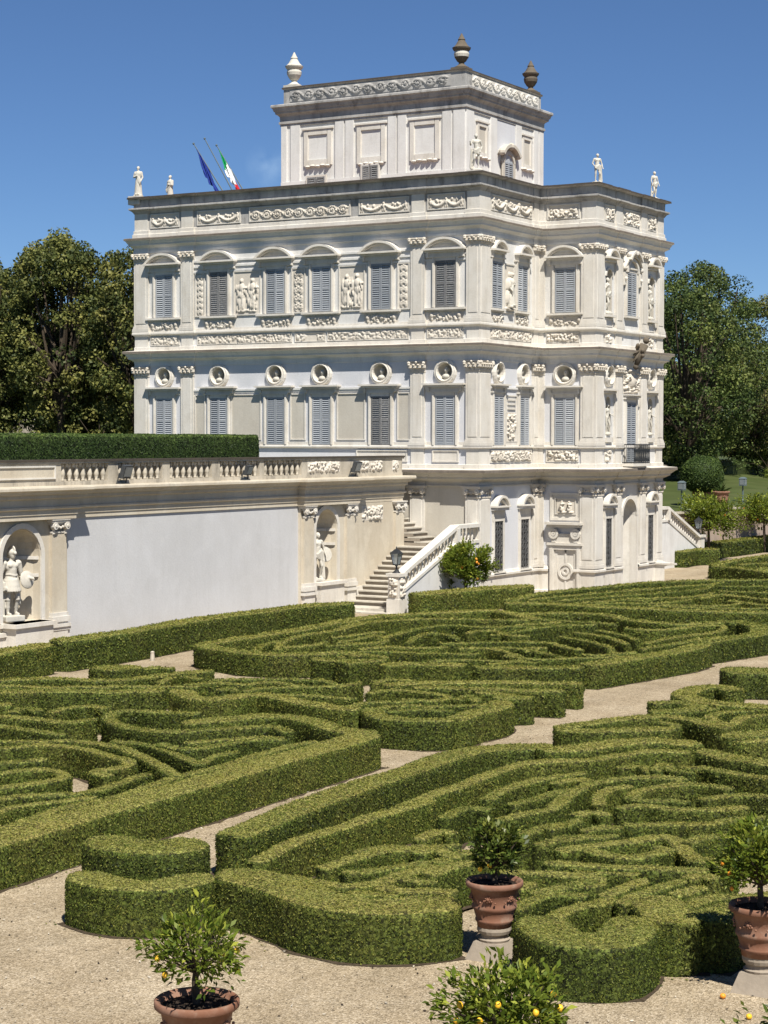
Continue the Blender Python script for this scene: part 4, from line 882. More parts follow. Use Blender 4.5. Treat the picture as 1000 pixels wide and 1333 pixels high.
BEDS={
'L':[
('b',0.86,0.64,[(16.90,-51.50),(16.68,-46.80),(16.40,-41.00),(16.12,-35.10)]),
('b',0.6,0.62,[(16.13,-34.92),(15.63,-34.86),(15.13,-34.73),(14.45,-34.25),(13.86,-33.95),(13.26,-33.78),(12.90,-34.00),(12.58,-34.64),(12.27,-35.26),(12.07,-35.68)]),
('s',0.6,0.6,[(14.45,-35.43),(13.79,-34.95),(13.37,-35.40),(12.90,-36.13),(12.65,-36.46),(12.41,-36.62),(11.74,-36.72),(10.88,-36.34),(10.10,-35.66),(9.74,-34.83),(10.06,-34.63),(10.45,-34.64),(11.46,-34.30)]),
('s',0.45,0.58,[(15.43,-35.94),(15.30,-36.59),(15.38,-37.65),(15.46,-38.73),(15.53,-39.76),(15.50,-40.72),(15.70,-42.09),(15.73,-43.17),(15.70,-44.11),(15.83,-44.96),(15.88,-45.89)]),
('s',0.42,0.58,[(14.97,-36.30),(14.57,-36.46),(14.33,-37.13),(14.12,-37.82),(13.91,-38.22),(13.19,-37.97)]),
('s',0.5,0.58,[(11.51,-38.42),(12.06,-38.37),(12.83,-38.61),(13.92,-39.29),(14.85,-39.98),(15.52,-40.53)]),
('s',0.42,0.58,[(11.94,-37.86),(12.70,-37.84),(13.71,-38.35),(14.60,-38.87),(14.99,-39.15),(14.69,-38.29),(14.81,-37.68)]),
('s',0.5,0.58,[(10.83,-39.83),(11.24,-39.16),(11.98,-38.99),(12.95,-39.35),(13.68,-39.69),(14.07,-40.01),(14.06,-40.51),(13.96,-40.89),(14.54,-41.12)]),
('s',0.5,0.58,[(11.72,-41.14),(12.10,-40.60),(12.33,-40.26)]),
('s',0.5,0.58,[(12.72,-42.23),(12.91,-41.52),(13.20,-41.23),(13.61,-41.33),(13.94,-41.67),(14.01,-42.17),(13.86,-42.71),(13.57,-43.17)]),
('s',0.45,0.58,[(14.18,-43.85),(14.53,-43.22),(14.89,-42.90),(15.13,-42.43),(15.03,-41.51),(14.90,-40.90),(14.92,-40.54)]),
('s',0.4,0.58,[(14.93,-44.67),(14.94,-43.85),(15.17,-43.24),(15.45,-42.66)]),
('s',0.55,0.58,[(7.51,-36.74),(8.01,-36.67),(8.90,-36.57),(9.80,-36.68),(9.93,-35.94)]),
('s',0.55,0.58,[(7.78,-36.04),(7.52,-35.30),(8.19,-35.61)]),
('s',0.5,0.58,[(8.67,-35.85),(8.44,-34.92),(8.64,-34.50),(9.23,-34.61)]),
('s',0.5,0.58,[(8.54,-37.62),(9.81,-37.80),(10.41,-37.90),(10.82,-37.95)]),
('s',0.7,0.58,[(6.12,-35.22),(6.61,-35.11),(6.83,-34.97)]),
('s',0.4,0.58,[(10.06,-39.30),(10.75,-38.88),(11.43,-38.32)]),
('s',0.38,0.58,[(13.37,-37.43),(13.81,-36.72),(14.26,-36.00),(14.73,-36.01)]),
],
'K':[
('b',0.5,0.6,[(4.98,-34.10),(5.45,-33.81),(6.62,-33.09),(7.79,-32.37),(8.56,-31.69)]),
('s',0.42,0.56,[(4.02,-33.06),(4.50,-32.76),(5.83,-32.16),(6.92,-31.27),(8.13,-30.53),(8.53,-30.28)]),
('b',0.42,0.56,[(3.61,-32.19),(4.14,-31.64),(4.84,-30.98),(5.79,-30.85),(6.41,-30.24),(6.54,-29.22),(6.90,-28.04),(7.04,-27.70)]),
('b',0.55,0.62,[(8.90,-31.87),(9.35,-31.80),(9.45,-32.14),(10.16,-32.50),(10.62,-32.22),(10.73,-31.36),(11.00,-31.19),(11.76,-31.52),(12.65,-31.92),(13.54,-32.19),(14.08,-32.08)]),
('s',0.42,0.58,[(8.09,-30.30),(8.47,-29.61),(9.26,-29.48),(9.47,-28.77),(10.62,-28.95)]),
('s',0.5,0.58,[(9.67,-31.04),(9.51,-30.50),(9.98,-30.85)]),
('s',0.42,0.58,[(10.04,-30.60),(10.13,-29.91),(10.51,-29.46),(10.93,-28.99),(11.51,-28.41),(11.46,-27.77)]),
('s',0.42,0.58,[(8.09,-29.16),(9.01,-28.27),(9.72,-28.02),(10.52,-27.90),(11.35,-28.51)]),
('s',0.4,0.58,[(11.21,-30.70),(12.18,-30.52),(12.97,-30.42)]),
('s',0.6,0.5,[(4.87,-27.95),(4.99,-27.36),(5.52,-27.29)]),
('s',0.4,0.5,[(7.21,-30.10),(6.71,-28.79),(7.16,-28.74),(7.57,-28.96)]),
],
'B':[
('s',1.1,0.55,[(4.70,-29.05),(4.48,-28.53),(4.66,-28.42),(5.18,-28.75)]),
],
'M':[
('b',0.6,0.62,[(3.31,-12.85),(3.19,-15.15),(3.52,-18.01),(3.51,-20.15),(3.47,-21.85),(3.50,-23.23)]),
('b',0.7,0.62,[(3.50,-23.23),(4.22,-23.77),(5.06,-24.09),(5.89,-24.34),(6.86,-24.14),(7.49,-23.63),(8.05,-23.00),(8.84,-23.25)]),
('b',0.5,0.6,[(8.15,-11.27),(5.96,-9.40),(5.26,-9.22),(4.65,-10.23),(3.87,-11.59),(3.23,-13.11),(3.32,-15.73)]),
('b',0.5,0.6,[(6.88,-10.07),(7.74,-8.68),(9.22,-8.60),(10.68,-9.67),(11.91,-10.34),(12.83,-10.31),(13.62,-8.73)]),
('b',0.75,0.62,[(13.69,-8.93),(14.32,-8.87),(15.21,-10.13),(15.85,-11.94),(15.79,-12.93),(15.52,-14.03),(15.34,-15.32)]),
('b',0.75,0.62,[(15.51,-15.65),(15.62,-17.29),(15.31,-19.48),(14.97,-21.42),(14.86,-22.21)]),
('b',0.6,0.62,[(14.98,-22.64),(14.20,-23.12),(13.00,-23.86),(12.82,-24.27)]),
('b',0.6,0.62,[(12.25,-23.85),(11.25,-24.06),(10.55,-24.39),(10.55,-25.01)]),
('b',0.6,0.62,[(9.78,-23.80),(9.44,-24.55),(9.23,-25.20),(9.25,-24.64),(8.13,-24.63)]),
('s',0.45,0.58,[(5.91,-23.01),(4.84,-21.20),(4.29,-19.19),(4.25,-17.44),(3.86,-15.03),(3.88,-13.82)]),
('s',0.45,0.58,[(5.35,-23.36),(4.55,-21.70),(4.43,-20.80)]),
('s',0.4,0.58,[(5.77,-22.50),(6.06,-21.39),(5.86,-20.56)]),
('s',0.4,0.58,[(6.30,-21.25),(6.60,-20.87),(6.98,-20.19),(7.47,-19.88)]),
('s',0.4,0.58,[(5.40,-19.39),(5.66,-18.35),(5.81,-17.55),(5.86,-17.16)]),
('s',0.4,0.58,[(6.30,-20.51),(6.16,-18.95),(6.32,-18.18),(7.19,-19.31),(7.08,-20.03),(6.53,-20.56)]),
('s',0.4,0.58,[(6.42,-17.77),(6.12,-16.17),(6.08,-14.84),(6.35,-13.90),(7.35,-13.90),(8.41,-13.24),(9.00,-13.02)]),
('s',0.4,0.58,[(3.80,-16.50),(3.91,-14.88),(4.21,-13.49),(5.14,-12.50),(6.95,-11.77),(8.06,-11.08)]),
('s',0.42,0.58,[(7.93,-19.31),(7.27,-17.58),(7.19,-16.58),(7.80,-16.56),(8.56,-17.46)]),
('s',0.42,0.58,[(8.31,-16.38),(8.19,-15.24),(8.75,-15.26),(9.60,-16.13),(10.16,-15.92)]),
('s',0.38,0.58,[(8.74,-19.00),(9.33,-18.63),(10.08,-17.84),(11.11,-17.33)]),
('s',0.38,0.58,[(7.48,-21.34),(7.93,-20.45),(8.78,-20.23),(9.37,-19.55)]),
('s',0.38,0.58,[(7.68,-22.71),(8.25,-22.07),(8.95,-21.64),(9.98,-21.46),(11.16,-21.13)]),
('s',0.38,0.58,[(9.86,-19.87),(10.58,-19.42),(11.52,-20.04),(12.44,-20.91)]),
('s',0.38,0.58,[(10.91,-19.22),(11.76,-19.30),(12.26,-19.70)]),
('s',0.38,0.58,[(8.19,-23.54),(8.63,-22.70),(9.33,-22.83)]),
('s',0.38,0.58,[(10.59,-22.88),(11.16,-22.26),(12.17,-21.91),(13.28,-21.77)]),
('s',0.38,0.58,[(6.85,-19.19),(6.48,-17.03),(6.17,-15.39)]),
('s',0.4,0.58,[(12.37,-22.86),(12.62,-21.63),(12.87,-20.93)]),
('s',0.4,0.58,[(9.14,-16.42),(9.31,-14.35),(9.60,-12.61),(10.37,-11.60)]),
('s',0.4,0.58,[(10.55,-17.40),(11.40,-17.32),(12.57,-18.33),(13.05,-18.45)]),
('s',0.4,0.58,[(10.89,-15.33),(12.09,-15.98),(13.20,-17.08),(14.09,-18.63)]),
('s',0.4,0.58,[(10.82,-14.20),(12.25,-14.96),(13.61,-16.57)]),
('s',0.4,0.58,[(11.04,-13.07),(12.34,-13.94),(13.20,-15.02)]),
('s',0.42,0.58,[(13.99,-16.15),(14.01,-14.33),(14.32,-12.71),(14.46,-11.34),(13.89,-9.94),(13.37,-10.26),(13.11,-11.46),(12.41,-12.41),(11.66,-12.37)]),
('s',0.42,0.58,[(14.37,-17.46),(14.70,-15.00),(14.96,-12.99)]),
('s',0.4,0.58,[(10.49,-19.02),(11.29,-18.87),(11.82,-18.20)]),
('s',0.42,0.58,[(11.84,-20.82),(12.92,-21.32),(13.72,-20.44),(14.93,-19.53)]),
('s',0.38,0.58,[(11.83,-19.62),(12.50,-19.61),(13.33,-20.29)]),
('s',0.4,0.58,[(13.63,-19.71),(14.21,-19.36),(14.57,-18.33)]),
('s',0.38,0.58,[(7.36,-11.83),(8.30,-10.90),(9.53,-10.81),(10.71,-10.85)]),
('s',0.38,0.58,[(7.97,-14.16),(8.24,-12.39),(8.93,-11.19)]),
],
'S':[
('b',0.55,0.62,[(14.30,-31.96),(14.75,-32.56),(15.20,-32.91),(15.70,-32.86),(16.20,-32.71),(16.47,-32.35)]),
('b',0.6,0.62,[(16.56,-32.41),(16.42,-31.40),(16.49,-30.62),(16.39,-29.91),(16.03,-29.39)]),
('b',0.5,0.6,[(15.79,-28.79),(16.26,-28.50)]),
('s',0.45,0.58,[(14.75,-28.01),(15.33,-27.90),(16.18,-28.28)]),
('b',0.5,0.6,[(13.18,-28.12),(14.27,-27.71),(15.65,-27.27),(16.52,-27.05)]),
('b',0.5,0.6,[(12.35,-28.09),(13.29,-27.13),(14.48,-26.24),(15.55,-25.74),(16.30,-25.60)]),
('s',0.45,0.58,[(13.98,-31.37),(14.33,-30.70),(15.03,-30.50),(15.49,-29.99),(16.04,-29.51)]),
('s',0.42,0.58,[(14.64,-31.95),(15.04,-31.39),(15.59,-31.28),(15.76,-31.04)]),
('s',0.42,0.58,[(12.73,-29.50),(12.78,-28.70),(13.33,-28.62),(13.98,-28.73),(14.57,-28.98),(14.58,-29.69),(13.83,-29.82)]),
('s',0.5,0.58,[(14.91,-29.25),(14.71,-28.29),(15.42,-29.23)]),
('s',0.5,0.58,[(11.79,-27.71),(11.88,-26.92),(12.52,-26.97)]),
('s',0.4,0.58,[(13.30,-30.87),(13.66,-30.41),(14.18,-29.99),(14.30,-29.53)]),
('s',0.45,0.58,[(13.74,-32.41),(13.49,-30.98)]),
],
'F':[
('b',0.75,0.64,[(19.38,-44.45),(18.95,-41.00),(18.82,-38.30),(18.74,-36.20),(19.00,-35.35),(19.80,-34.60)]),
('b',0.75,0.64,[(19.87,-35.14),(20.40,-34.38),(20.86,-33.27),(21.44,-32.84),(22.11,-32.99)]),
('b',0.6,0.62,[(22.40,-33.40),(23.21,-33.98),(23.92,-34.14),(24.28,-34.20)]),
('s',0.6,0.6,[(20.49,-45.43),(20.25,-44.04),(20.24,-42.68),(20.29,-41.28),(20.31,-40.13),(20.23,-40.93),(20.13,-39.33),(20.07,-37.67),(20.02,-36.31),(20.39,-35.76),(20.84,-35.34),(21.13,-34.44),(21.54,-33.78),(22.14,-33.42)]),
('b',0.95,0.64,[(20.72,-46.33),(20.95,-46.41),(21.46,-46.52),(22.06,-46.76),(22.47,-46.95),(22.99,-47.06),(23.42,-46.97),(23.82,-46.64),(24.08,-46.28)]),
('b',0.8,0.64,[(25.36,-46.51),(25.74,-46.94),(26.08,-47.22),(26.30,-47.14),(26.52,-47.05),(26.58,-46.87),(26.54,-46.46),(26.35,-45.96)]),
('b',0.85,0.64,[(26.88,-45.91),(26.67,-45.52),(26.42,-45.13),(26.13,-44.85)]),
('b',0.75,0.62,[(27.09,-45.54),(27.14,-45.19),(27.18,-44.79),(27.47,-44.28),(27.64,-44.07)]),
('s',0.5,0.58,[(21.26,-45.88),(21.83,-45.95),(22.27,-45.97),(22.48,-45.75),(22.57,-45.32),(22.57,-44.74),(22.69,-44.26)]),
('s',0.55,0.5,[(22.44,-46.10),(22.69,-45.95),(23.09,-45.92)]),
('s',0.5,0.58,[(22.65,-45.74),(23.11,-45.82),(23.43,-45.58),(23.73,-45.54)]),
('s',0.5,0.58,[(22.55,-45.14),(22.96,-45.12),(23.18,-45.14)]),
('s',0.5,0.58,[(21.52,-45.33),(21.56,-44.53),(21.68,-43.82),(21.94,-43.56)]),
('s',0.45,0.58,[(21.89,-45.35),(22.25,-44.63),(22.51,-44.17),(22.67,-43.65)]),
('s',0.5,0.58,[(21.72,-43.01),(21.69,-42.30),(21.96,-42.33)]),
('s',0.5,0.58,[(21.40,-44.23),(21.60,-43.61),(21.94,-43.57)]),
('s',0.5,0.58,[(21.16,-41.28),(21.06,-40.31),(21.46,-40.27)]),
('s',0.5,0.58,[(21.17,-39.85),(20.95,-38.82),(20.99,-37.85),(21.21,-37.02),(21.42,-36.59)]),
('s',0.45,0.58,[(21.59,-39.77),(21.70,-39.05),(21.75,-38.34),(21.91,-38.00)]),
('s',0.45,0.58,[(22.07,-41.16),(22.25,-40.41),(22.39,-39.92),(22.24,-39.05)]),
('s',0.5,0.58,[(22.78,-41.92),(22.91,-41.00),(23.16,-40.85)]),
('s',0.5,0.58,[(22.83,-40.06),(22.90,-39.82),(23.29,-39.81)]),
('s',0.45,0.58,[(23.36,-42.45),(23.52,-41.92),(23.73,-41.62)]),
('s',0.45,0.58,[(21.34,-37.67),(21.47,-37.10),(21.82,-37.13)]),
('s',0.48,0.58,[(22.30,-39.69),(22.10,-38.61),(21.99,-37.51),(22.20,-36.90),(22.59,-36.42),(23.21,-36.29)]),
('s',0.48,0.58,[(22.86,-39.14),(22.44,-38.17),(22.45,-37.47),(22.66,-37.34)]),
('s',0.48,0.58,[(23.03,-38.38),(22.85,-37.51),(23.04,-36.83),(23.38,-36.43),(23.80,-36.41),(24.13,-36.57)]),
('s',0.45,0.58,[(22.94,-38.25),(23.32,-38.42),(23.68,-38.21),(24.03,-38.25)]),
('s',0.45,0.58,[(21.68,-35.73),(21.90,-35.28),(22.35,-35.75)]),
('s',0.45,0.58,[(22.40,-35.77),(22.30,-35.04),(22.65,-35.49),(23.10,-35.72)]),
('s',0.5,0.58,[(22.61,-34.98),(22.98,-34.89),(23.47,-35.12),(24.34,-35.35),(24.76,-35.46)]),
('s',0.5,0.58,[(24.05,-37.76),(24.20,-37.26),(24.52,-36.91),(24.89,-36.91),(25.23,-36.82)]),
('s',0.45,0.58,[(23.26,-39.32),(23.44,-38.89),(23.98,-38.87),(24.60,-38.60),(24.94,-38.08)]),
('s',0.48,0.58,[(23.81,-40.33),(24.24,-39.93),(24.80,-39.59),(25.23,-38.87),(25.76,-38.41)]),
('s',0.5,0.58,[(22.95,-40.26),(23.02,-39.77),(23.36,-39.97)]),
('s',0.45,0.58,[(23.44,-41.08),(23.67,-40.66),(23.93,-40.69)]),
('s',0.55,0.58,[(23.73,-42.51),(24.03,-41.85),(24.29,-41.44),(24.56,-40.87),(24.80,-40.81),(25.22,-41.44),(25.76,-42.19)]),
('s',0.5,0.58,[(24.10,-42.37),(24.48,-42.48),(24.82,-42.51),(25.05,-42.05),(25.09,-41.68),(24.89,-41.76)]),
('s',0.45,0.58,[(23.32,-41.80),(23.69,-41.48),(24.05,-41.12)]),
('s',0.5,0.58,[(24.00,-43.50),(24.53,-43.33),(25.09,-43.14),(25.62,-42.90),(26.08,-42.73)]),
('s',0.5,0.58,[(25.02,-40.68),(25.35,-40.48),(25.67,-40.10),(26.12,-39.65)]),
('s',0.45,0.58,[(24.49,-43.51),(24.92,-43.31),(25.29,-43.24)]),
('s',0.5,0.58,[(24.84,-44.38),(25.02,-43.96)]),
('s',0.45,0.58,[(25.40,-44.70),(25.49,-44.01),(25.53,-43.62)]),
('s',0.45,0.58,[(25.85,-45.13),(25.84,-44.52),(25.95,-43.86),(26.01,-43.45)]),
('s',0.45,0.58,[(26.18,-44.24),(26.25,-43.92),(26.37,-43.58)]),
('s',0.5,0.58,[(26.54,-44.65),(26.56,-44.18),(26.73,-43.91),(27.01,-43.67),(27.31,-43.25)]),
('s',0.5,0.58,[(23.68,-44.27),(23.96,-44.10),(24.43,-43.94),(24.90,-43.78)]),
('s',0.5,0.58,[(24.59,-45.06),(24.80,-44.45),(25.15,-44.05)]),
('s',0.5,0.58,[(24.81,-46.01),(24.84,-45.08),(25.33,-45.02)]),
('s',0.5,0.58,[(25.40,-46.25),(25.38,-45.62),(25.52,-45.14),(25.62,-44.81)]),
('s',0.5,0.58,[(23.18,-45.55),(23.53,-45.58),(23.74,-45.57)]),
('s',0.5,0.58,[(22.13,-43.81),(22.28,-43.44),(22.79,-43.83)]),
('s',0.45,0.58,[(21.80,-43.31),(22.15,-43.21),(22.38,-42.96)]),
('s',0.6,0.58,[(22.95,-44.94),(22.98,-44.60),(23.04,-44.23),(23.26,-43.83),(23.37,-43.49)]),
('s',0.5,0.58,[(22.69,-44.17),(22.64,-43.50),(22.82,-43.11),(23.19,-43.03)]),
('s',0.5,0.58,[(23.99,-44.82),(24.25,-44.78),(24.32,-44.49)]),
('s',0.5,0.58,[(25.17,-41.19),(25.21,-40.72),(25.44,-40.42),(25.81,-40.35)]),
('s',0.5,0.58,[(25.97,-43.20),(26.01,-42.78),(26.30,-43.00)]),
('s',0.5,0.58,[(25.76,-42.40),(25.89,-42.05),(26.36,-42.58)]),
('s',0.45,0.58,[(22.99,-41.35),(23.10,-40.91),(23.06,-40.35)]),
],
'G':[
('b',0.55,0.62,[(18.92,-32.39),(19.69,-32.28),(20.29,-31.73),(20.88,-31.12)]),
('s',0.5,0.6,[(20.81,-30.94),(20.69,-30.53),(20.25,-30.31)]),
('b',0.5,0.62,[(18.84,-32.22),(19.18,-31.16),(19.55,-30.24),(20.07,-29.64),(20.82,-29.84),(21.38,-30.26),(21.87,-30.44)]),
('b',0.5,0.6,[(18.99,-27.80),(19.40,-27.33),(20.11,-27.76),(20.10,-28.53),(19.46,-28.92)]),
('b',0.65,0.62,[(19.91,-24.94),(19.37,-24.39),(18.98,-24.73),(19.04,-25.95),(19.36,-26.54),(19.95,-27.08),(20.68,-27.16),(21.45,-27.11),(21.83,-27.01)]),
('s',0.5,0.58,[(20.78,-28.96),(20.68,-28.01),(21.05,-27.45),(21.79,-26.90)]),
('s',0.5,0.58,[(20.81,-29.02),(21.33,-29.60),(21.57,-29.56),(21.45,-28.55),(21.98,-27.74)]),
('b',0.7,0.62,[(22.33,-31.81),(22.33,-31.23),(22.73,-30.77),(23.05,-30.58)]),
('s',0.6,0.58,[(22.31,-31.69),(22.59,-31.69),(23.23,-31.13)]),
('s',0.4,0.58,[(20.30,-28.24),(20.44,-27.52)]),
],
'H':[
('b',1.3,0.66,[(18.74,-21.44),(18.99,-21.29),(19.90,-21.00)]),
],
'C':[
('b',0.7,0.62,[(4.47,-6.35),(5.82,-5.77),(8.09,-6.08),(10.10,-5.97),(11.51,-5.72),(13.72,-5.08),(14.46,-4.98)]),
('b',0.5,0.62,[(4.18,-5.56),(3.77,-1.53),(4.42,2.11),(5.18,5.90),(6.62,7.73),(9.32,10.18)]),
('s',0.4,0.58,[(4.40,-4.43),(4.95,-1.58),(5.57,0.83),(6.36,3.62),(7.34,6.47)]),
('s',0.4,0.58,[(5.21,-4.49),(6.09,-1.62),(7.14,1.18),(7.87,3.90),(7.34,6.47),(7.17,8.17)]),
('s',0.4,0.58,[(6.36,-4.61),(6.78,-2.65),(7.29,-1.31),(8.19,-0.29),(8.86,1.34),(8.74,2.83)]),
('s',0.4,0.58,[(7.07,-4.98),(8.04,-3.55),(9.05,-2.92),(9.35,-1.03)]),
('s',0.4,0.58,[(9.00,-4.31),(9.82,-3.25),(10.90,-2.84),(11.41,-1.43)]),
('s',0.4,0.58,[(9.92,-4.52),(10.98,-4.12),(12.21,-3.61),(13.51,-2.79)]),
('s',0.4,0.58,[(9.47,-0.23),(9.39,1.68),(10.38,1.38),(11.77,0.49),(12.66,0.33)]),
('s',0.4,0.58,[(8.57,3.85),(9.45,3.92),(10.55,3.97),(11.27,4.43)]),
('s',0.4,0.58,[(7.80,5.89),(8.65,6.09),(10.49,6.73)]),
('s',0.4,0.58,[(10.65,-0.50),(11.75,-1.22),(13.07,-1.48)]),
('s',0.4,0.58,[(7.26,-3.49),(7.44,-2.66),(8.22,-2.46),(8.18,-1.33)]),
],
'D':[
('b',0.5,0.66,[(3.39,16.79),(3.10,21.23),(3.18,24.96),(3.42,28.48)]),
('b',0.6,0.66,[(3.75,15.87),(5.28,15.28),(7.14,13.67),(8.73,12.64)]),
('s',0.5,0.58,[(3.72,19.18),(4.66,20.74),(5.64,21.86)]),
('s',0.5,0.58,[(5.27,17.14),(6.56,19.11)]),
],
'W1':[
('b',0.75,0.8,[(1.63,-30.69),(1.08,-28.94),(0.86,-26.84)]),
],
'W2':[
('b',0.75,0.85,[(0.89,-26.43),(0.84,-24.50),(0.76,-22.46),(0.38,-19.28),(0.38,-16.16),(0.60,-13.31),(1.18,-11.51)]),
],
'N':[
('b',0.9,0.8,[(0.95,-6.67),(1.52,-4.20),(2.04,-2.10),(2.69,-0.78)]),
],
'Y1':[
('b',1,0.8,[(-1.04,23.32),(-1.15,25.56),(-0.20,26.77)]),
],
'Y2':[
('b',0.8,0.85,[(-2.38,29.25),(-2.15,33.38),(-2.08,39.94),(-2.03,44.71)]),
],
'Q':[
('b',0.62,0.62,[(19.06,-47.46),(19.74,-47.63),(20.23,-47.53),(20.49,-47.18),(20.49,-46.66)]),
],
'QU':[
('b',0.85,0.76,[(18.27,-46.01),(18.79,-46.18),(19.20,-46.11),(19.48,-45.94),(19.43,-45.49)]),
],}
# ---------------------------------------------------------------- clipped hedges
def spline(pts, ds):
    P = [np.array(p) for p in pts]
    if len(P) == 2: out = [P[0]+(P[1]-P[0])*t for t in np.linspace(0, 1, 8)]
    else:
        Q = [2*P[0]-P[1]]+P+[2*P[-1]-P[-2]]; out = []
        for i in range(1, len(Q)-2):
            a, b, c, d = Q[i-1:i+3]; n = max(3, int(np.linalg.norm(c-b)/.1))
            for t in np.arange(n)/n: out.append(.5*(2*b+(c-a)*t+(2*a-5*b+4*c-d)*t*t+(3*b-a-3*c+d)*t**3))
        out.append(P[-1])
    out = np.array(out); L = np.concatenate([[0], np.cumsum(np.linalg.norm(np.diff(out, axis=0), axis=1))])
    n = max(4, int(L[-1]/ds)); s = np.linspace(0, L[-1], n+1)
    return np.stack([np.interp(s, L, out[:, k]) for k in (0, 1)], 1), L[-1]
def wob(P, f, seed):
    r = np.random.RandomState(seed); o = np.zeros(len(P))
    for k in range(5):
        d = r.normal(size=3); d /= np.linalg.norm(d); o += np.sin(P@d*f*(1+.55*k)+r.uniform(0, 6.28))/(1+.5*k)
    return o/2.2
def leaf_cards(V, F, size, dens, seed, tone_lo, tone_hi, up=0.0, lift=.35, spread=.9):
    """little leaf quads over the surface V,F; returns verts, faces, tone"""
    r = np.random.RandomState(seed)
    a, b, c, d = (V[F[:, k]] for k in range(4)); n = np.cross(c-a, d-b); ar = np.linalg.norm(n, axis=1)*.5; n /= np.maximum(np.linalg.norm(n, axis=1, keepdims=True), 1e-9)
    N_ = int(ar.sum()*dens)
    if N_ < 1: return np.zeros((0, 3)), np.zeros((0, 3), int), np.zeros(0)
    k = r.choice(len(F), N_, p=ar/ar.sum()); u, v = r.rand(N_, 1), r.rand(N_, 1)
    p = (a[k]*(1-u)+b[k]*u)*(1-v)+(d[k]*(1-u)+c[k]*u)*v; nn = n[k]
    q = nn+r.normal(size=(N_, 3))*spread; q /= np.linalg.norm(q, axis=1, keepdims=True)          # leaf normal
    t = np.cross(q, r.normal(size=(N_, 3))); t /= np.maximum(np.linalg.norm(t, axis=1, keepdims=True), 1e-9); s = np.cross(q, t)
    sz = size*r.uniform(.6, 1.3, (N_, 1)); p = p+nn*size*r.uniform(-.1, lift+.05, (N_, 1))
    VV = np.stack([p-t*sz*.6, p+s*sz*.5, p+t*sz*.6], 1).reshape(-1, 3)
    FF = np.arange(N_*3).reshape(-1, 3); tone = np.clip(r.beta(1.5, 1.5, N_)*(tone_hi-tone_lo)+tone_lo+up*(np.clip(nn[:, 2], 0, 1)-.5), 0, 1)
    return VV, FF, tone
def hedge_body(pts, w, h, seed, ds=None, amp=.016):
    c = np.mean(np.array(pts), 0); d = dist((c[0], c[1], 0)); ds = ds or (.13 if d < 38 else .22)
    P, L = spline(pts, ds); tr = w*.36
    if L > 2.6*tr+.3:                                             # the drawn ends are the outer tips
        ss = np.concatenate([[0], np.cumsum(np.linalg.norm(np.diff(P, axis=0), axis=1))]); q = np.linspace(tr, ss[-1]-tr, len(P)); P = np.stack([np.interp(q, ss, P[:, k]) for k in (0, 1)], 1); L -= 2*tr
    T = np.gradient(P, axis=0); T /= np.linalg.norm(T, axis=1, keepdims=True)
    e = min(w*.45, L*.4); s = np.linspace(0, L, len(P))
    ext = [.0, .12, .35, .7, 1.0]                                # rounded ends
    rows = [(P[0]-T[0]*e*(1-x), T[0], math.sqrt(max(1e-6, 1-(1-x)**2))) for x in ext[:-1]]+[(P[i], T[i], 1) for i in range(len(P))]+[(P[-1]+T[-1]*e*(1-x), T[-1], math.sqrt(max(1e-6, 1-(1-x)**2))) for x in ext[:-1][::-1]]
    prof = [(-1, 0), (-1, .3), (-1, .6), (-1, .85), (-.97, .96), (-.8, 1), (-.4, 1.0), (0, 1.0), (.4, 1.0), (.8, 1), (.97, .96), (1, .85), (1, .6), (1, .3), (1, 0)]
    V = np.array([[(*(p+np.array((-t[1], t[0]))*o*w*.5*k), z*h) for o, z in prof] for p, t, k in rows]); m = len(prof)
    shp = V.shape; V = V.reshape(-1, 3); o = wob(V, 3.2, seed)*amp+wob(V, 11, seed+1)*amp*.6
    cen = np.repeat(np.array([[p[0], p[1], h*.45] for p, t, k in rows]), m, 0); dr = V-cen; dr /= np.maximum(np.linalg.norm(dr, axis=1, keepdims=True), 1e-6)
    V = V+dr*o[:, None]*np.clip(V[:, 2:3]/(.3*h), .3, 1); V[:, 2] = np.maximum(V[:, 2], 0)
    i = np.arange(shp[0]*m).reshape(shp[0], m)
    F = np.stack([i[:-1, :-1], i[1:, :-1], i[1:, 1:], i[:-1, 1:]], -1).reshape(-1, 4)
    return V, F
LEAFTOT = [0]
def hedge(pts, w, h, seed, name, parent=None, origin=(0, 0, 0), m='box', coarse=1.0, tl=(.12, .98)):
    V, F = hedge_body(pts, w, h, seed); c = V.mean(0); d = dist(c); s = max(.026, d*.00108)*coarse; k_ = ((seed*37) % 11-5)/5*.09; tl = (tl[0]+k_, tl[1]+k_)
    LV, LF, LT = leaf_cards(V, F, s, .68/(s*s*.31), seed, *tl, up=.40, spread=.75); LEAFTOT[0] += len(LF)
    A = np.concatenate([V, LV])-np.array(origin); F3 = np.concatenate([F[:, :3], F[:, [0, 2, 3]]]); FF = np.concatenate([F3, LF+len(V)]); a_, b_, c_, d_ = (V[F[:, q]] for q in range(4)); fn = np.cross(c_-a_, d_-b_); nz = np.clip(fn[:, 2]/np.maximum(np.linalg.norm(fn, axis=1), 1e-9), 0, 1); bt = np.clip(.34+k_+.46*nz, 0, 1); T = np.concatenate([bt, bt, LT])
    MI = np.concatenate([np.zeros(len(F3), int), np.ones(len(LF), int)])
    me = npmesh(name, A, FF, [M['boxbody'] if m == 'box' else M['laurelbody'], M[m]], T); me.polygons.foreach_set('material_index', MI.astype(np.int32)); return link(name, me, parent)
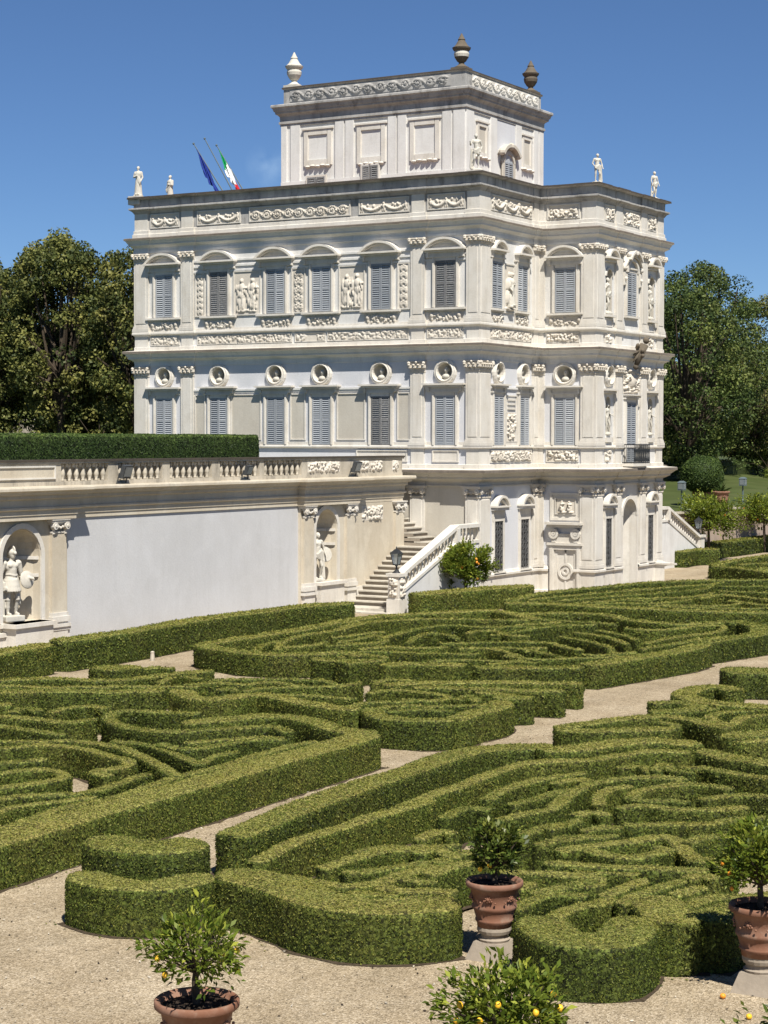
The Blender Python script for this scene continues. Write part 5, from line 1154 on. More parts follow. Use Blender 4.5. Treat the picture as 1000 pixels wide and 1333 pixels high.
INFO = {'L': ('scrolled box parterre with a long straight outer hedge filling the left foreground',),
        'K': ('narrow parterre of wavy box ribbons between the left foreground bed and the terrace wall',),
        'M': ('wide lozenge-shaped box maze parterre in the middle of the garden below the stairs',),
        'S': ('small fan-shaped box parterre at the bend of the gravel path',),
        'F': ('dense scrolled box parterre in the right foreground behind the potted lemons',),
        'G': ('small curled box parterre at the right edge beside the diagonal path',),
        'C': ('far box maze parterre along the foot of the villa bay',),
        'D': ('box bed at the far right edge near the low rosy wall',)}
SOLO = {'B': 'low rounded yellow-green box bush on the path near the terrace wall', 'H': 'plain block of box hedge cut by the right edge beside the path',
        'W1': 'short dark hedge below the warrior niche at the left edge', 'W2': 'long clipped hedge along the foot of the blank terrace wall',
        'N': 'straight clipped hedge in front of the citrus bush by the stairs', 'Y1': 'short block of hedge just right of the villa corner', 'Y2': 'long clipped hedge below the low rosy wall',
        'Q': 'curved clipped hedge on the gravel in the left foreground, front one of the stepped pair', 'QU': 'taller curved hedge behind, back one of the stepped pair in the left foreground'}
sd_ = 100
def soil_strips(ribs, parent, org, name='soil_strip'):
    mb = MB()
    for q, (k, w, h, pts) in enumerate(ribs):
        P, L = spline(pts, .3); T = np.gradient(P, axis=0); T /= np.linalg.norm(T, axis=1, keepdims=True); hw = w*(.85 if k == 'b' else .62)*.5; r = np.random.RandomState(q)
        z = .004+.0006*q; m = len(P); a = P+np.stack([-T[:, 1], T[:, 0]], 1)*(hw+.07+r.uniform(-.05, .05, (m, 1))); b = P-np.stack([-T[:, 1], T[:, 0]], 1)*(hw+.07+r.uniform(-.05, .05, (m, 1)))
        vs = [(x-org[0], y-org[1], z) for x, y in a]+[(x-org[0], y-org[1], z) for x, y in b]; mb.add(vs, [(i, m+i, m+i+1, i+1) for i in range(m-1)])
    o = mb.build(name, M['earth'], parent); o['kind'] = 'stuff'; return o
for key, ribs in BEDS.items():
    if key in INFO:
        a = np.array([p for r in ribs for p in r[3]]); c = (a.min(0)+a.max(0))/2; org = (float(c[0]), float(c[1]), 0)
        par = thing('hedge_parterre', INFO[key][0], 'parterre', org); soil_strips(ribs, par, org)
        for k, w, h, pts in ribs:
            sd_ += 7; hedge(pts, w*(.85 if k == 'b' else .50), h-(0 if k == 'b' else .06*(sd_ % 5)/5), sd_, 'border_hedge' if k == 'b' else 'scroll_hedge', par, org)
    else:
        for k, w, h, pts in ribs:
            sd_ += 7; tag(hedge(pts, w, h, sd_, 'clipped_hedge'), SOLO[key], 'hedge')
tag(soil_strips([('b', w/.85, h, p) for k_ in SOLO for (k, w, h, p) in BEDS[k_]], None, (0, 0), 'soil_strip'), 'bare dark earth under the single hedges', 'earth')
th = hedge([(-4.5, -60), (-4.5, -40), (-4.5, -20), (-4.5, -9.3)], 1.2, 1.80, sd_+9, 'terrace_hedge', m='laurel', tl=(.0, .85)); th.location.z = ZT
tag(th, 'tall dark clipped hedge standing on the terrace behind the balustrade', 'hedge')

# ---------------------------------------------------------------- trees
def cloud(blobs, size, n_per_m2, seed, squash=1.0):
    r = np.random.RandomState(seed); VV, TT = [], []
    for (x, y, z, rad) in blobs:
        n = int(4*math.pi*rad*rad*n_per_m2)+4; d = r.normal(size=(n, 3)); d /= np.linalg.norm(d, axis=1, keepdims=True)
        p = np.array([x, y, z])+d*rad*(r.uniform(.5, 1.08, (n, 1))**.6)*np.array([1, 1, squash])
        q = d*.7+r.normal(size=(n, 3))*.8+np.array([0, 0, .25]); q /= np.linalg.norm(q, axis=1, keepdims=True)
        t = np.cross(q, r.normal(size=(n, 3))); t /= np.linalg.norm(t, axis=1, keepdims=True); s = np.cross(q, t); sz = size*r.uniform(.55, 1.35, (n, 1))
        VV.append(np.stack([p-t*sz*.6, p+s*sz*.38, p+t*sz*.6, p-s*sz*.38], 1).reshape(-1, 3)); b = r.uniform(.12, .85); TT.append(np.clip(b+r.normal(size=n)*.17, 0, 1))
    V = np.concatenate(VV); return V, np.arange(len(V)).reshape(-1, 4), np.concatenate(TT)
def tree(name, label, loc, H, rad, m, seed, group=None, base=.25, nb=60, cat='tree', size=.26, dens=7, shape=1.0, br=(.10, .2)):
    r = random.Random(seed); t = thing(name, label, cat, loc, 0, group)
    mb = MB(); hb = H*base; lean = r.uniform(-.3, .3)
    mb.tube([(0, 0, -.3), (lean*.3, 0, hb*.6), (lean, .1, hb+H*.15), (lean*1.3, 0, H*.75)], [H*.026, H*.021, H*.017, H*.006], 8)
    blobs = []
    zc, hz = (hb+H)/2, (H-hb)/2
    for i in range(nb):
        a = r.uniform(0, 6.283); u = r.uniform(-1, 1); k = math.sqrt(max(0, 1-abs(u)**2.2))*(1 if u > -.5 else .85); f = r.uniform(.45, 1.0)**.4
        R_ = r.uniform(*br)*rad*1.6*(1.1-.35*f)
        x, y, z = rad*k*f*math.cos(a)*.9, rad*k*f*math.sin(a)*.9, zc+u*hz*(.94)+r.uniform(-.3, .3); blobs.append((x, y, z, R_))
        if i % 5 == 0:
            z0 = hb*.8+(H-hb)*r.uniform(.02, .4); mb.tube([(lean*.8, 0, min(z0, z)), ((x+lean)*.5, y*.5, (z0+z)/2+.2), (x, y, z)], [H*.010, H*.006, H*.003], 5)
    mb.build('trunk', M['bark'], t)
    V, F, T = cloud(blobs, size, dens, seed, .8); link('crown', npmesh('crown', V, F, [M[m]], T), t)
    return t
for i, (x, y, H, rad, lab) in enumerate([(-47.2, 24, 12.8, 3.9, 'broad holm oak at the left edge of the frame'), (-43.6, 26, 13.9, 3.8, 'holm oak second from the left edge, with a pointed olive crown'), (-40.6, 23, 14.0, 3.5, 'tallest holm oak of the left-hand group with a dark trunk above the terrace hedge'),
                                         (-37.6, 26, 13.4, 3.5, 'slender holm oak with sky showing through, second from the villa'), (-34.6, 23, 12.8, 3.2, 'holm oak touching the left corner of the villa'), (-52, 28, 13.2, 4.5, 'holm oak far left, half outside the frame'), (-39, 33, 11.5, 4.0, 'holm oak standing behind the others left of the villa'), (-46, 34, 11.5, 4.2, 'rear holm oak seen between the two leftmost crowns')]):
    tree('holm_oak', lab, (x, y, ZT), H, rad, 'oak', 40+i, 'oaks left of the villa', .10 if i != 2 else .14, 215, dens=19, size=.18, br=(.10, .18))
for i, (x, y) in enumerate([(-41.5, 20.5), (-36, 21), (-46.5, 19.5), (-51, 18)]):
    tree('shrub', ('dark bushy shrub under the tallest oak', 'light green shrub at the foot of the oaks near the villa', 'olive shrub behind the terrace hedge', 'broad shrub at the left edge under the oaks')[i], (x, y, ZT), 3.6, 2.2, 'oak', 60+i, 'undergrowth left of the villa', .02, 30, 'shrub', .15, 16)
for i, (x, y, H, rad, lab, m) in enumerate([(-15, 60, 13.5, 4.6, 'dark green tree just right of the villa', 'tree'), (-18, 70, 15.6, 5.4, 'tallest tree of the right-hand wood with a rounded top', 'tree'), (-17, 80, 14.2, 5.4, 'olive-brown oak in the right-hand wood', 'oak'), (-16, 90, 12.6, 5.2, 'lower tree at the right edge of the frame', 'oak'),
                                            (-26, 58, 11.0, 4.8, 'shaded tree deep behind the villa bay', 'tree'), (-26, 84, 12.0, 6, 'shadowy tree at the back of the right-hand wood', 'tree'), (-24, 98, 11.0, 6, 'dark tree behind the right edge of the lawn', 'tree'), (-22, 64, 9.0, 4.5, 'low dark tree at the edge of the lawn', 'tree')]):
    tree('woodland_tree', lab, (x, y, lawn_z(x, y)), H, rad, m, 80+i, 'trees of the right-hand wood', .06, 185, dens=16, size=.175, br=(.09, .17))
for i, (x, y) in enumerate([(-16, 63), (-17, 71), (-15.5, 78), (-14.5, 86)]):
    tree('shrub', ('dark shrub below the wood nearest the villa', 'spreading shrub at the top of the lawn', 'leafy shrub under the olive-brown oak', 'low shrub at the right end of the lawn')[i], (x, y, lawn_z(x, y)), 3.0, 2.4, 'tree', 120+i, 'undergrowth above the lawn', .02, 26, 'shrub', .16, 16)
wb = []
rr = random.Random(5)
for i in range(150): wb.append((rr.uniform(-75, -28), rr.uniform(60, 150), rr.uniform(3, 13), rr.uniform(1.8, 3)))
V, F, T = cloud(wb, .40, 2.6, 9); tag(link('far_woodland', npmesh('far_woodland', V, F, [M['tree']], T)), 'mass of dark woodland closing the view on the right', 'woodland', kind='stuff')
wb = [(rr.uniform(-72, -46), rr.uniform(38, 66), rr.uniform(5, 15), rr.uniform(1.6, 2.8)) for i in range(120)]
V, F, T = cloud(wb, .36, 3.6, 10); tag(link('far_woodland', npmesh('far_woodland', V, F, [M['oak']], T)), 'mass of dark oak woodland closing the view on the left', 'woodland', kind='stuff')

# ---------------------------------------------------------------- citrus, pots, pedestals
def leaf_mesh(tone, m, L=.085, W=.036):
    V = np.array([(0, 0, 0), (-W*.5, L*.4, .010), (0, L*.45, -.004), (W*.5, L*.4, .010), (0, L, -.008), (-W*.36, L*.72, .006), (W*.36, L*.72, .006)])
    F = np.array([(0, 2, 1, 1), (0, 3, 2, 2), (1, 2, 4, 5), (2, 3, 6, 4)])
    me = bpy.data.meshes.new('leaf'); me.from_pydata([tuple(v) for v in V], [], [(0, 2, 1), (0, 3, 2), (1, 2, 4, 5), (2, 3, 6, 4)]); me.materials.append(M[m])
    a = me.attributes.new('tone', 'FLOAT', 'FACE'); a.data.foreach_set('value', [tone]*4); me.update(); return me
LEAVES = {m: [leaf_mesh(t, m) for t in (.12, .3, .45, .6, .95)] for m in ('citrus', 'citrusdark')}
def citrus_crown(par, zc, rx, rz, n, seed, m, parts, fruits, fm='lemon', trunk_z=0.0, scale=1.0, fruit_r=.028):
    r = random.Random(seed); mb = MB(); tips = []
    mb.tube([(0, 0, trunk_z-.05), (.012, .01, trunk_z+(zc-trunk_z)*.45), (-.01, 0, zc-rz*.35)], [.042*scale, .034*scale, .026*scale], 7)
    top = Vector((-.01, 0, zc-rz*.45))
    for i in range(20):
        a = i*2.4+r.uniform(-.3, .3); u = -0.45+1.4*(i+.5)/20; k = math.sqrt(max(.05, 1-min(1, abs(u))**2))*r.uniform(.65, 1.0)
        e = Vector((rx*k*math.cos(a), rx*k*math.sin(a), zc+rz*u*.85)); md = (top+e)*.5+Vector((0, 0, -.05*scale)); mb.tube([top-Vector((0, 0, .08*scale)), md, e], [.018*scale, .011*scale, .004*scale], 5)
        for j in range(4):
            f = md.lerp(e, r.uniform(.2, 1))+Vector((r.gauss(0, .1), r.gauss(0, .1), r.gauss(0, .08)))*(rx/.5); tips.append(f)
            if j < 2: mb.bar(md.lerp(e, r.uniform(.3, .8)), f, .005*scale, .002*scale, 4)
        tips.append(e)
    mb.build('trunk', M['bark'], par)
    SV, SF, ST = [], [], []
    for i in range(n):
        c = tips[r.randrange(len(tips))]+Vector((r.gauss(0, .055), r.gauss(0, .055), r.gauss(0, .05)))*(rx/.5)
        out = (c-Vector((0, 0, zc-rz*.4))).normalized(); d = (out+Vector((r.gauss(0, .6), r.gauss(0, .6), r.gauss(0, .5)))).normalized()
        nrm = (Vector((0, 0, 1))+Vector((r.gauss(0, .55), r.gauss(0, .55), r.gauss(0, .3)))+out*.3).normalized()
        x = d.cross(nrm).normalized(); nrm = x.cross(d).normalized(); s = scale*r.uniform(.65, 1.25)
        mt = Matrix((x, d, nrm)).transposed().to_4x4(); mt.translation = c
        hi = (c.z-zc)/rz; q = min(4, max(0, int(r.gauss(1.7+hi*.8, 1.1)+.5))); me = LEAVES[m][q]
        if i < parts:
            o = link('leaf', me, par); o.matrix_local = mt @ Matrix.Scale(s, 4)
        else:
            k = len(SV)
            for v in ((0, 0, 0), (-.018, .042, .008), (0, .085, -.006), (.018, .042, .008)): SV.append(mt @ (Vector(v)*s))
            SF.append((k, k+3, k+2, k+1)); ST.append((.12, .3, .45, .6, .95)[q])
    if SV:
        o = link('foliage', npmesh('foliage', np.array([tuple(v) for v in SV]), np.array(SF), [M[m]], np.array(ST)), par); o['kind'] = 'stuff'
    fb = MB(); fb.ball((0, 0, 0), (fruit_r, fruit_r, fruit_r*1.18), 10, 7); fm_ = fb.mesh('lemon', M[fm], True)
    for i in range(fruits):
        a = r.uniform(0, 6.283); u = r.uniform(-.75, .45); k = math.sqrt(1-u*u)*r.uniform(.75, .98)
        o = link('lemon' if fm == 'lemon' else 'orange', fm_, par); o.location = (rx*k*math.cos(a), rx*k*math.sin(a), zc+rz*u); o.rotation_euler = (r.uniform(-.5, .5), r.uniform(-.5, .5), 0)
POT = [(.20, 0), (.205, .05), (.225, .07), (.225, .09), (.215, .10), (.245, .20), (.265, .22), (.268, .25), (.255, .27), (.29, .46), (.325, .47), (.34, .485), (.34, .53), (.325, .545), (.315, .535)]
def pot_mesh(par, s=1.0, z=0.0, k=1.0):
    mb = MB(); mb.lathe((0, 0, z), [(r*s, h*s*k) for r, h in POT]+[(.29*s, .52*s*k), (.285*s, .46*s*k)], 36); p = mb.build('pot', M['terracotta'], par, False)
    me = p.data; me.polygons.foreach_set('use_smooth', [True]*len(me.polygons))
    mb = MB(); mb.lathe((0, 0, z), [(.27*s, .45*s*k), (.275*s, .475*s*k), (.28*s, .49*s*k)], 20); rs = random.Random(int(s*100))
    for i in range(40): a, q = rs.uniform(0, 6.28), rs.uniform(.02, .25)*s; mb.ball((q*math.cos(a), q*math.sin(a), z+.49*s*k), rs.uniform(.012, .03), 6, 4)
    mb.build('soil', M['soil'], par)
    for i in range(6):
        mb = MB(); a = i*2*math.pi/6+.35; R_ = .278*s; c = Vector((R_*math.cos(a), R_*math.sin(a), z+.365*s*k)); t = Vector((-math.sin(a), math.cos(a), 0)); n_ = Vector((math.cos(a), math.sin(a), .1))
        mb.ball(c, .024*s, 8, 5)
        for j in range(7): b = j*2*math.pi/7; mb.ball(c+(t*math.cos(b)+Vector((0, 0, 1))*math.sin(b))*.03*s, .013*s, 6, 4)
        for j in (-2, -1, 1, 2): mb.ball(c+t*.045*s*j+Vector((0, 0, -.02*abs(j)*s)), .014*s, 6, 4)
        mb.build('rosette', M['terracotta'], p, True)
def pedestal(x, y, h, label):
    t = MB(); q = .27
    t.hexa([(-q, -q, 0), (q, -q, 0), (q, q, 0), (-q, q, 0), (-.19, -.19, h*.55), (.19, -.19, h*.55), (.19, .19, h*.55), (-.19, .19, h*.55)])
    t.lathe((0, 0, 0), [(.19, h*.55), (.20, h*.62), (.17, h*.66), (.165, h*.76), (.20, h*.80), (.215, h*.9), (.21, h)], 20)
    o = t.build('stone_pedestal', M['pedestal']); o.location = (x, y, 0); return tag(o, label, 'pedestal', 'pedestals under the lemon pots')
GP = 'potted lemon trees on the gravel'
for x, y, h, s, lab, zc, rx, rz, n, parts, fr, m, sd0, ts in [
    (24.66, -46.28, .40, 1.05, 'dark compact lemon tree in a terracotta pot against the box parterre', .95, .34, .38, 1700, 0, 3, 'citrusdark', 11, 1.0),
    (27.97, -45.95, .42, 1.1, 'fruiting lemon tree in a terracotta pot at the right edge', 1.12, .52, .50, 3200, 280, 11, 'citrus', 12, 1.0),
    (24.71, -52.55, .42, 1.2, 'small open-crowned lemon tree in a terracotta pot, bottom left', 1.13, .47, .34, 1500, 300, 7, 'citrus', 13, 1.0),
    (28.06, -52.60, .42, 1.2, 'bushy lemon tree at the bottom of the frame with its pot out of sight', 1.03, .52, .40, 3000, 300, 14, 'citrus', 14, 1.0),
    (30.85, -52.50, .42, 1.2, 'dark lemon tree mostly outside the frame, bottom right', 1.2, .58, .48, 2000, 100, 5, 'citrusdark', 15, 1.0)]:
    pedestal(x, y, h, 'stone pedestal carrying the '+lab.split(' in a')[0].split(' at the')[0].split(' mostly')[0])
    t = thing('potted_lemon_tree', lab, 'lemon tree', (x, y, h), sd0*.7, GP); pot_mesh(t, s); citrus_crown(t, zc, rx, rz, n, sd0, m, parts, fr, 'lemon' if sd0 != 12 else 'orange', .48*s, ts)
for (x, y), lab, m in (((28.25, -47.1), 'fallen yellow lemon on the gravel at the bottom right', 'lemon'), ((27.72, -46.5), 'fallen orange fruit by the hedge corner near the right pedestal', 'orange')):
    mb = MB(); mb.ball((0, 0, .034), (.036, .036, .033), 10, 7); o = mb.build('fallen_fruit', M[m], None, True); o.location = (x, y, 0); tag(o, lab, 'fruit', 'fallen fruit')
def bush_citrus(lab, x, y, z0, zc, rx, rz, n, fr, seed, m='citrus', ts=1.0):
    t = thing('citrus_tree', lab, 'citrus tree', (x, y, z0), 0, 'citrus trees planted along the walls'); citrus_crown(t, zc, rx, rz, n, seed, m, 0, fr, 'orange', 0.0, ts, .045); return t
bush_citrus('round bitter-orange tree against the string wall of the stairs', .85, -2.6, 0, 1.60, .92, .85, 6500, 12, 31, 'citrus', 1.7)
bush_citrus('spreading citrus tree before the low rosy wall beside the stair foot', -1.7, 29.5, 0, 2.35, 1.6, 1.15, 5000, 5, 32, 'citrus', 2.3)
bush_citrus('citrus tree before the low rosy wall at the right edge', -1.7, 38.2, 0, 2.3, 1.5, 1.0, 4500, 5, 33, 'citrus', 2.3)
def pot_at(x, y, z, s, lab, cat, name): t = thing(name, lab, cat, (x, y, z)); pot_mesh(t, s); return t
t = pot_at(-4.6, 36.0, 2.62, 2.0, 'large clipped topiary ball in a terracotta pot on the lawn', 'topiary', 'potted_topiary')
mb = MB(); mb.ball((0, 0, 0), (1.2, 1.2, 1.08), 24, 14); V = np.array(mb.v)+np.array([0, 0, 1.8]); F = np.array([f if len(f) == 4 else (*f, f[2]) for f in mb.f]); F4 = F[[len(set(f)) == 4 for f in F.tolist()]]
V += wob(V, 5, 4)[:, None]*.05; LV, LF, LT = leaf_cards(V, F4, .10, 700, 5, .1, 1)
link('crown', npmesh('crown', np.concatenate([V, LV]), np.concatenate([F4[:, :3], F4[:, [0, 2, 3]], LF+len(V)]), [M['laurel']], np.concatenate([np.full(2*len(F4), .1), LT])), t); mb = MB(); mb.bar((0, 0, .9), (0, 0, 1.3), .07); mb.build('trunk', M['bark'], t)
t = pot_at(-3.0, 34.7, 2.74, 1.5, 'potted agave on the wall pier', 'potted plant', 'potted_agave')
mb = MB(); ra = random.Random(4)
for i in range(34):
    a, b, L = ra.uniform(0, 6.28), ra.uniform(.35, 1.4), ra.uniform(.5, .85); d = Vector((math.cos(a)*math.cos(b), math.sin(a)*math.cos(b), math.sin(b))); sv = Vector((-math.sin(a), math.cos(a), 0)); c = Vector((0, 0, .72))
    mb.add([c-sv*.05, c+sv*.05, c+d*L*.6+sv*.04, c+d*L+Vector((0, 0, -.1)), c+d*L*.6-sv*.04], [(0, 1, 2, 3, 4)])
me = mb.mesh('leaves', M['laurel']); a = me.attributes.new('tone', 'FLOAT', 'FACE'); a.data.foreach_set('value', [ra.uniform(.3, .9) for _ in me.polygons]); o = link('leaves', me, t); o['kind'] = 'stuff'
t = pot_at(-3.4, 45.3, 2.62, 1.7, 'small citrus in a terracotta pot on the wall at the right edge', 'potted plant', 'potted_citrus'); citrus_crown(t, 1.7, .7, .6, 500, 77, 'citrus', 0, 4, 'orange', .8, 2.0)
# ---------------------------------------------------------------- statues: primitives fused into one continuous body
def caps(mb, p, q, r0, r1, n=10):
    mb.bar(p, q, r0, r1, n); mb.ball(p, r0, n, 6); mb.ball(q, r1, n, 6)
def fuse(mb, name, m, voxel=.02, smooth=3):
    me = mb.mesh('tmp', M[m]); o = bpy.data.objects.new('tmp', me); SC.collection.objects.link(o)
    r = o.modifiers.new('r', 'REMESH'); r.mode = 'VOXEL'; r.voxel_size = voxel
    s = o.modifiers.new('s', 'SMOOTH'); s.iterations = 1 if voxel < .02 else smooth; s.factor = .5
    out = bpy.data.meshes.new_from_object(o.evaluated_get(bpy.context.evaluated_depsgraph_get())); out.name = name
    bpy.data.objects.remove(o); bpy.data.meshes.remove(me)
    out.polygons.foreach_set('use_smooth', [True]*len(out.polygons)); return out
def head(mb, c, r=.105, hair=True, beard=False):
    x, y, z = c
    mb.ball((x, y, z), (r*.82, r*.98, r*1.2), 12, 9); mb.ball((x, y-r*.25, z-r*.55), (r*.6, r*.62, r*.6), 10, 7)
    mb.bar((x, y-r*.85, z+r*.15), (x, y-r*1.15, z-r*.25), r*.12, r*.2, 6); mb.ball((x, y-r*.82, z+r*.28), (r*.6, r*.2, r*.13), 8, 5); mb.ball((x, y-r*.9, z-r*.55), (r*.28, r*.12, r*.09), 8, 5)
    for s in (-1, 1): mb.ball((x+s*r*.82, y, z), (r*.12, r*.22, r*.3), 6, 5)
    if hair: mb.ball((x, y+r*.25, z+r*.3), (r*.95, r*.95, r*1.02), 12, 8)
    if beard: mb.ball((x, y-r*.6, z-r*.9), (r*.5, r*.4, r*.55), 8, 6)
def foot(mb, x, y, yaw=0): mb.ball((x+.06*math.sin(yaw), y-.07, .04), (.05, .125, .045), 8, 5)
def nude_figure(pose=0, drape=True):
    mb = MB(); s = -1 if pose % 2 else 1
    mb.bx(-.26, .26, -.2, .22, -.10, .0)
    hipL, hipR = (.095*s, 0, .9), (-.095*s, 0, .93)
    kR, aR = (-.10*s, -.02, .50), (-.09*s, .03, .09); kL, aL = (.15*s, -.12, .50), (.17*s, .04, .10)
    for h_, k_, a_ in ((hipR, kR, aR), (hipL, kL, aL)): caps(mb, h_, k_, .092, .062); caps(mb, k_, a_, .064, .038); mb.ball(((k_[0]+a_[0])/2, (k_[1]+a_[1])/2+.03, k_[2]-.13), (.055, .06, .12), 8, 6); foot(mb, a_[0], a_[1])
    mb.ball((0, 0, .95), (.165, .12, .13), 12, 8); caps(mb, (0, 0, 1.0), (.02*s, 0, 1.2), .125, .13, 12); mb.ball((.02*s, -.01, 1.32), (.175, .12, .16), 12, 8)
    for q in (-1, 1): mb.ball((.02*s+q*.07, -.09, 1.35), (.07, .045, .055), 8, 6); caps(mb, (.02*s, .01, 1.44), (.02*s+q*.19, .01, 1.42), .06, .07)
    caps(mb, (.02*s, 0, 1.42), (.03*s, -.01, 1.54), .055, .05); head(mb, (.035*s, -.02, 1.645), .10)
    shR, shL = (-.20*s, 0, 1.41), (.24*s, .01, 1.40)
    if pose in (0, 1): eR, hR = (-.30*s, .04, 1.14), (-.20*s, -.10, .93)      # hand on hip
    else: eR, hR = (-.27*s, -.02, 1.13), (-.30*s, -.12, .88)
    if pose == 1: eL, hL = (.34*s, -.05, 1.18), (.42*s, -.22, 1.30)
    elif pose == 2: eL, hL = (.34*s, -.03, 1.16), (.28*s, -.24, 1.06)
    else: eL, hL = (.33*s, .0, 1.14), (.34*s, -.12, .90)
    for a, b, c in ((shR, eR, hR), (shL, eL, hL)):
        caps(mb, a, b, .062, .045); caps(mb, b, c, .047, .030); d = (Vector(c)-Vector(b)).normalized(); cc = Vector(c)
        mb.ball(cc+d*.05, (.034, .03, .05), 8, 5)
        for k in range(4): caps(mb, cc+d*.07+Vector(((k-1.5)*.018, 0, 0)), cc+d*(.125-.01*abs(k-1.5))+Vector(((k-1.5)*.02, -.02, -.01)), .0115, .009, 6)
        caps(mb, cc+d*.03, cc+d*.07+Vector((.035*s, -.02, .0)), .013, .010, 6)
    if drape:
        for k in range(9):
            t = k/8; caps(mb, (-.19+.38*t, -.12-.03*math.sin(t*3.1), 1.0-.06*math.sin(t*6)), (-.16+.3*t+.03*s, -.11-.02*(k % 2), .80-.1*t), .032, .02, 6)
        for k in range(5): caps(mb, (.22*s+.02*k*s, .07-.02*k, 1.02), (.24*s+.025*k*s, .10-.03*k, .02), .035, .05, 6)
    else: caps(mb, (.22*s, .10, .0), (.17*s, .10, .66), .085, .06, 8)
    return mb
def robed_figure(pose=0):
    mb = MB(); s = -1 if pose % 2 else 1; mb.bx(-.26, .26, -.2, .22, -.10, .0)
    mb.lathe((0, 0, 0), [(.22, .0), (.235, .06), (.20, .4), (.175, .8), (.16, 1.0), (.17, 1.15), (.19, 1.32), (.15, 1.44), (.07, 1.5)], 18)
    for k in range(16):
        a = k*2*math.pi/16; caps(mb, (.15*math.cos(a), .14*math.sin(a), 1.0), (.235*math.cos(a+.15), .22*math.sin(a+.15), .03), .022, .035, 6)
    for k in range(5): caps(mb, (-.17*s+.01*k, -.13, 1.36-.05*k), (.2*s, -.15-.01*k, .98-.09*k), .03, .028, 6)
    for q in (-1, 1): foot(mb, q*.09, -.12); caps(mb, (0, .01, 1.43), (q*.2, .01, 1.39), .07, .08)
    caps(mb, (0, 0, 1.42), (0, -.01, 1.55), .06, .05); head(mb, (0, -.02, 1.65), .105, True, pose == 0)
    for sh, e, h_ in (((-.21*s, 0, 1.37), (-.27*s, -.04, 1.1), (-.05*s, -.2, 1.15)), ((.21*s, 0, 1.37), (.28*s, .0, 1.08), (.24*s, -.15, .86))):
        caps(mb, sh, e, .075, .06); caps(mb, e, h_, .058, .035); d = (Vector(h_)-Vector(e)).normalized(); c = Vector(h_); mb.ball(c+d*.05, (.035, .035, .05), 8, 5)
        for k in range(4): caps(mb, c+d*.07+Vector((0, 0, (k-1.5)*.018)), c+d*(.12-.01*abs(k-1.5))+Vector((0, -.015, (k-1.5)*.02)), .012, .009, 6)
        caps(mb, c+d*.02, c+d*.06+Vector((0, -.03, .035)), .013, .010, 6)
    return mb
def warrior():
    mb = MB(); mb.bx(-.32, .3, -.24, .24, -.16, 0)
    for x, kx, ax, ky in ((-.10, -.11, -.10, -.02), (.11, .14, .16, -.10)):
        caps(mb, (x, 0, .86), (kx, ky, .52), .095, .068); caps(mb, (kx, ky, .52), (ax, .02, .10), .068, .045); mb.ball(((kx+ax)/2, .04, .36), (.06, .065, .12), 8, 6); foot(mb, ax, .02)
        mb.lathe((kx, ky+.01, .42), [(.075, 0), (.08, .03), (.07, .06)], 10); mb.lathe((ax, .02, .2), [(.06, 0), (.07, .03), (.065, .06)], 10)
    mb.lathe((0, 0, 0), [(.255, .66), (.26, .69), (.225, .84), (.205, .98), (.19, 1.02)], 20); mb.lathe((0, 0, 0), [(.235, .80), (.24, .83), (.20, .98)], 20)
    for k in range(22):
        a = k*2*math.pi/22; caps(mb, (.2*math.cos(a), .18*math.sin(a), .98), (.262*math.cos(a), .25*math.sin(a), .68), .018, .030, 6)
    mb.ball((0, 0, 1.05), (.185, .14, .12), 14, 8); caps(mb, (0, 0, 1.05), (0, 0, 1.28), .155, .165, 14); mb.ball((0, -.01, 1.34), (.205, .15, .17), 14, 9)
    for z in (1.02, 1.12): 
        for k in range(8): a0 = math.pi+math.pi*k/8; a1 = math.pi+math.pi*(k+1)/8; caps(mb, (.17*math.cos(a0), .16*math.sin(a0), z+.02*math.sin(k)), (.17*math.cos(a1), .16*math.sin(a1), z+.02*math.sin(k+1)), .018, .018, 6)
    for q in (-1, 1): mb.ball((q*.085, -.12, 1.38), (.08, .05, .065), 10, 6); mb.ball((q*.23, .0, 1.44), (.105, .1, .09), 10, 6)
    caps(mb, (0, 0, 1.44), (.02, -.01, 1.57), .065, .058); head(mb, (.03, -.03, 1.67), .11, False)
    mb.ball((.03, .01, 1.73), (.125, .15, .12), 12, 8); mb.bar((.03, -.12, 1.74), (.03, -.2, 1.70), .07, .03, 8); mb.bar((.03, .1, 1.66), (.03, .19, 1.6), .09, .05, 8)
    for k in range(9):
        a = -.5+k*.3; mb.ball((.03, .0-.15*math.cos(a+1.0), 1.74+.16*math.sin(a+1.0)), (.028, .05, .05), 8, 5)
    caps(mb, (-.25, 0, 1.40), (-.33, .03, 1.10), .085, .062); caps(mb, (-.33, .03, 1.10), (-.30, -.08, .84), .06, .04); mb.ball((-.295, -.11, .78), (.05, .05, .06), 8, 6)
    for k in range(4): caps(mb, (-.29+.0*k, -.14, .80-.025*k), (-.25, -.17, .79-.025*k), .016, .013, 6)
    caps(mb, (-.32, -.12, .70), (-.28, -.12, .92), .028, .028, 8)
    caps(mb, (-.27, .08, 0), (-.24, .08, .62), .10, .08, 10)
    caps(mb, (.26, 0, 1.40), (.34, .02, 1.12), .085, .066); caps(mb, (.34, .02, 1.12), (.50, -.22, 1.02), .066, .045); mb.ball((.53, -.26, 1.01), (.055, .055, .045), 8, 6)
    for k in range(4): caps(mb, (.545, -.29, 1.03-.022*k), (.53, -.335, 1.02-.022*k), .015, .012, 6)
    mb.lathe((.43, -.12, .97), [(.26, 0), (.25, .03), (.18, .06), (.05, .09)], 20, 0, (.15, -.95, .15))
    for k in range(5): caps(mb, (.26, .12, 1.4-.06*k), (.36, .14, .62-.08*k), .05, .05, 6)
    return mb
FIG = {}
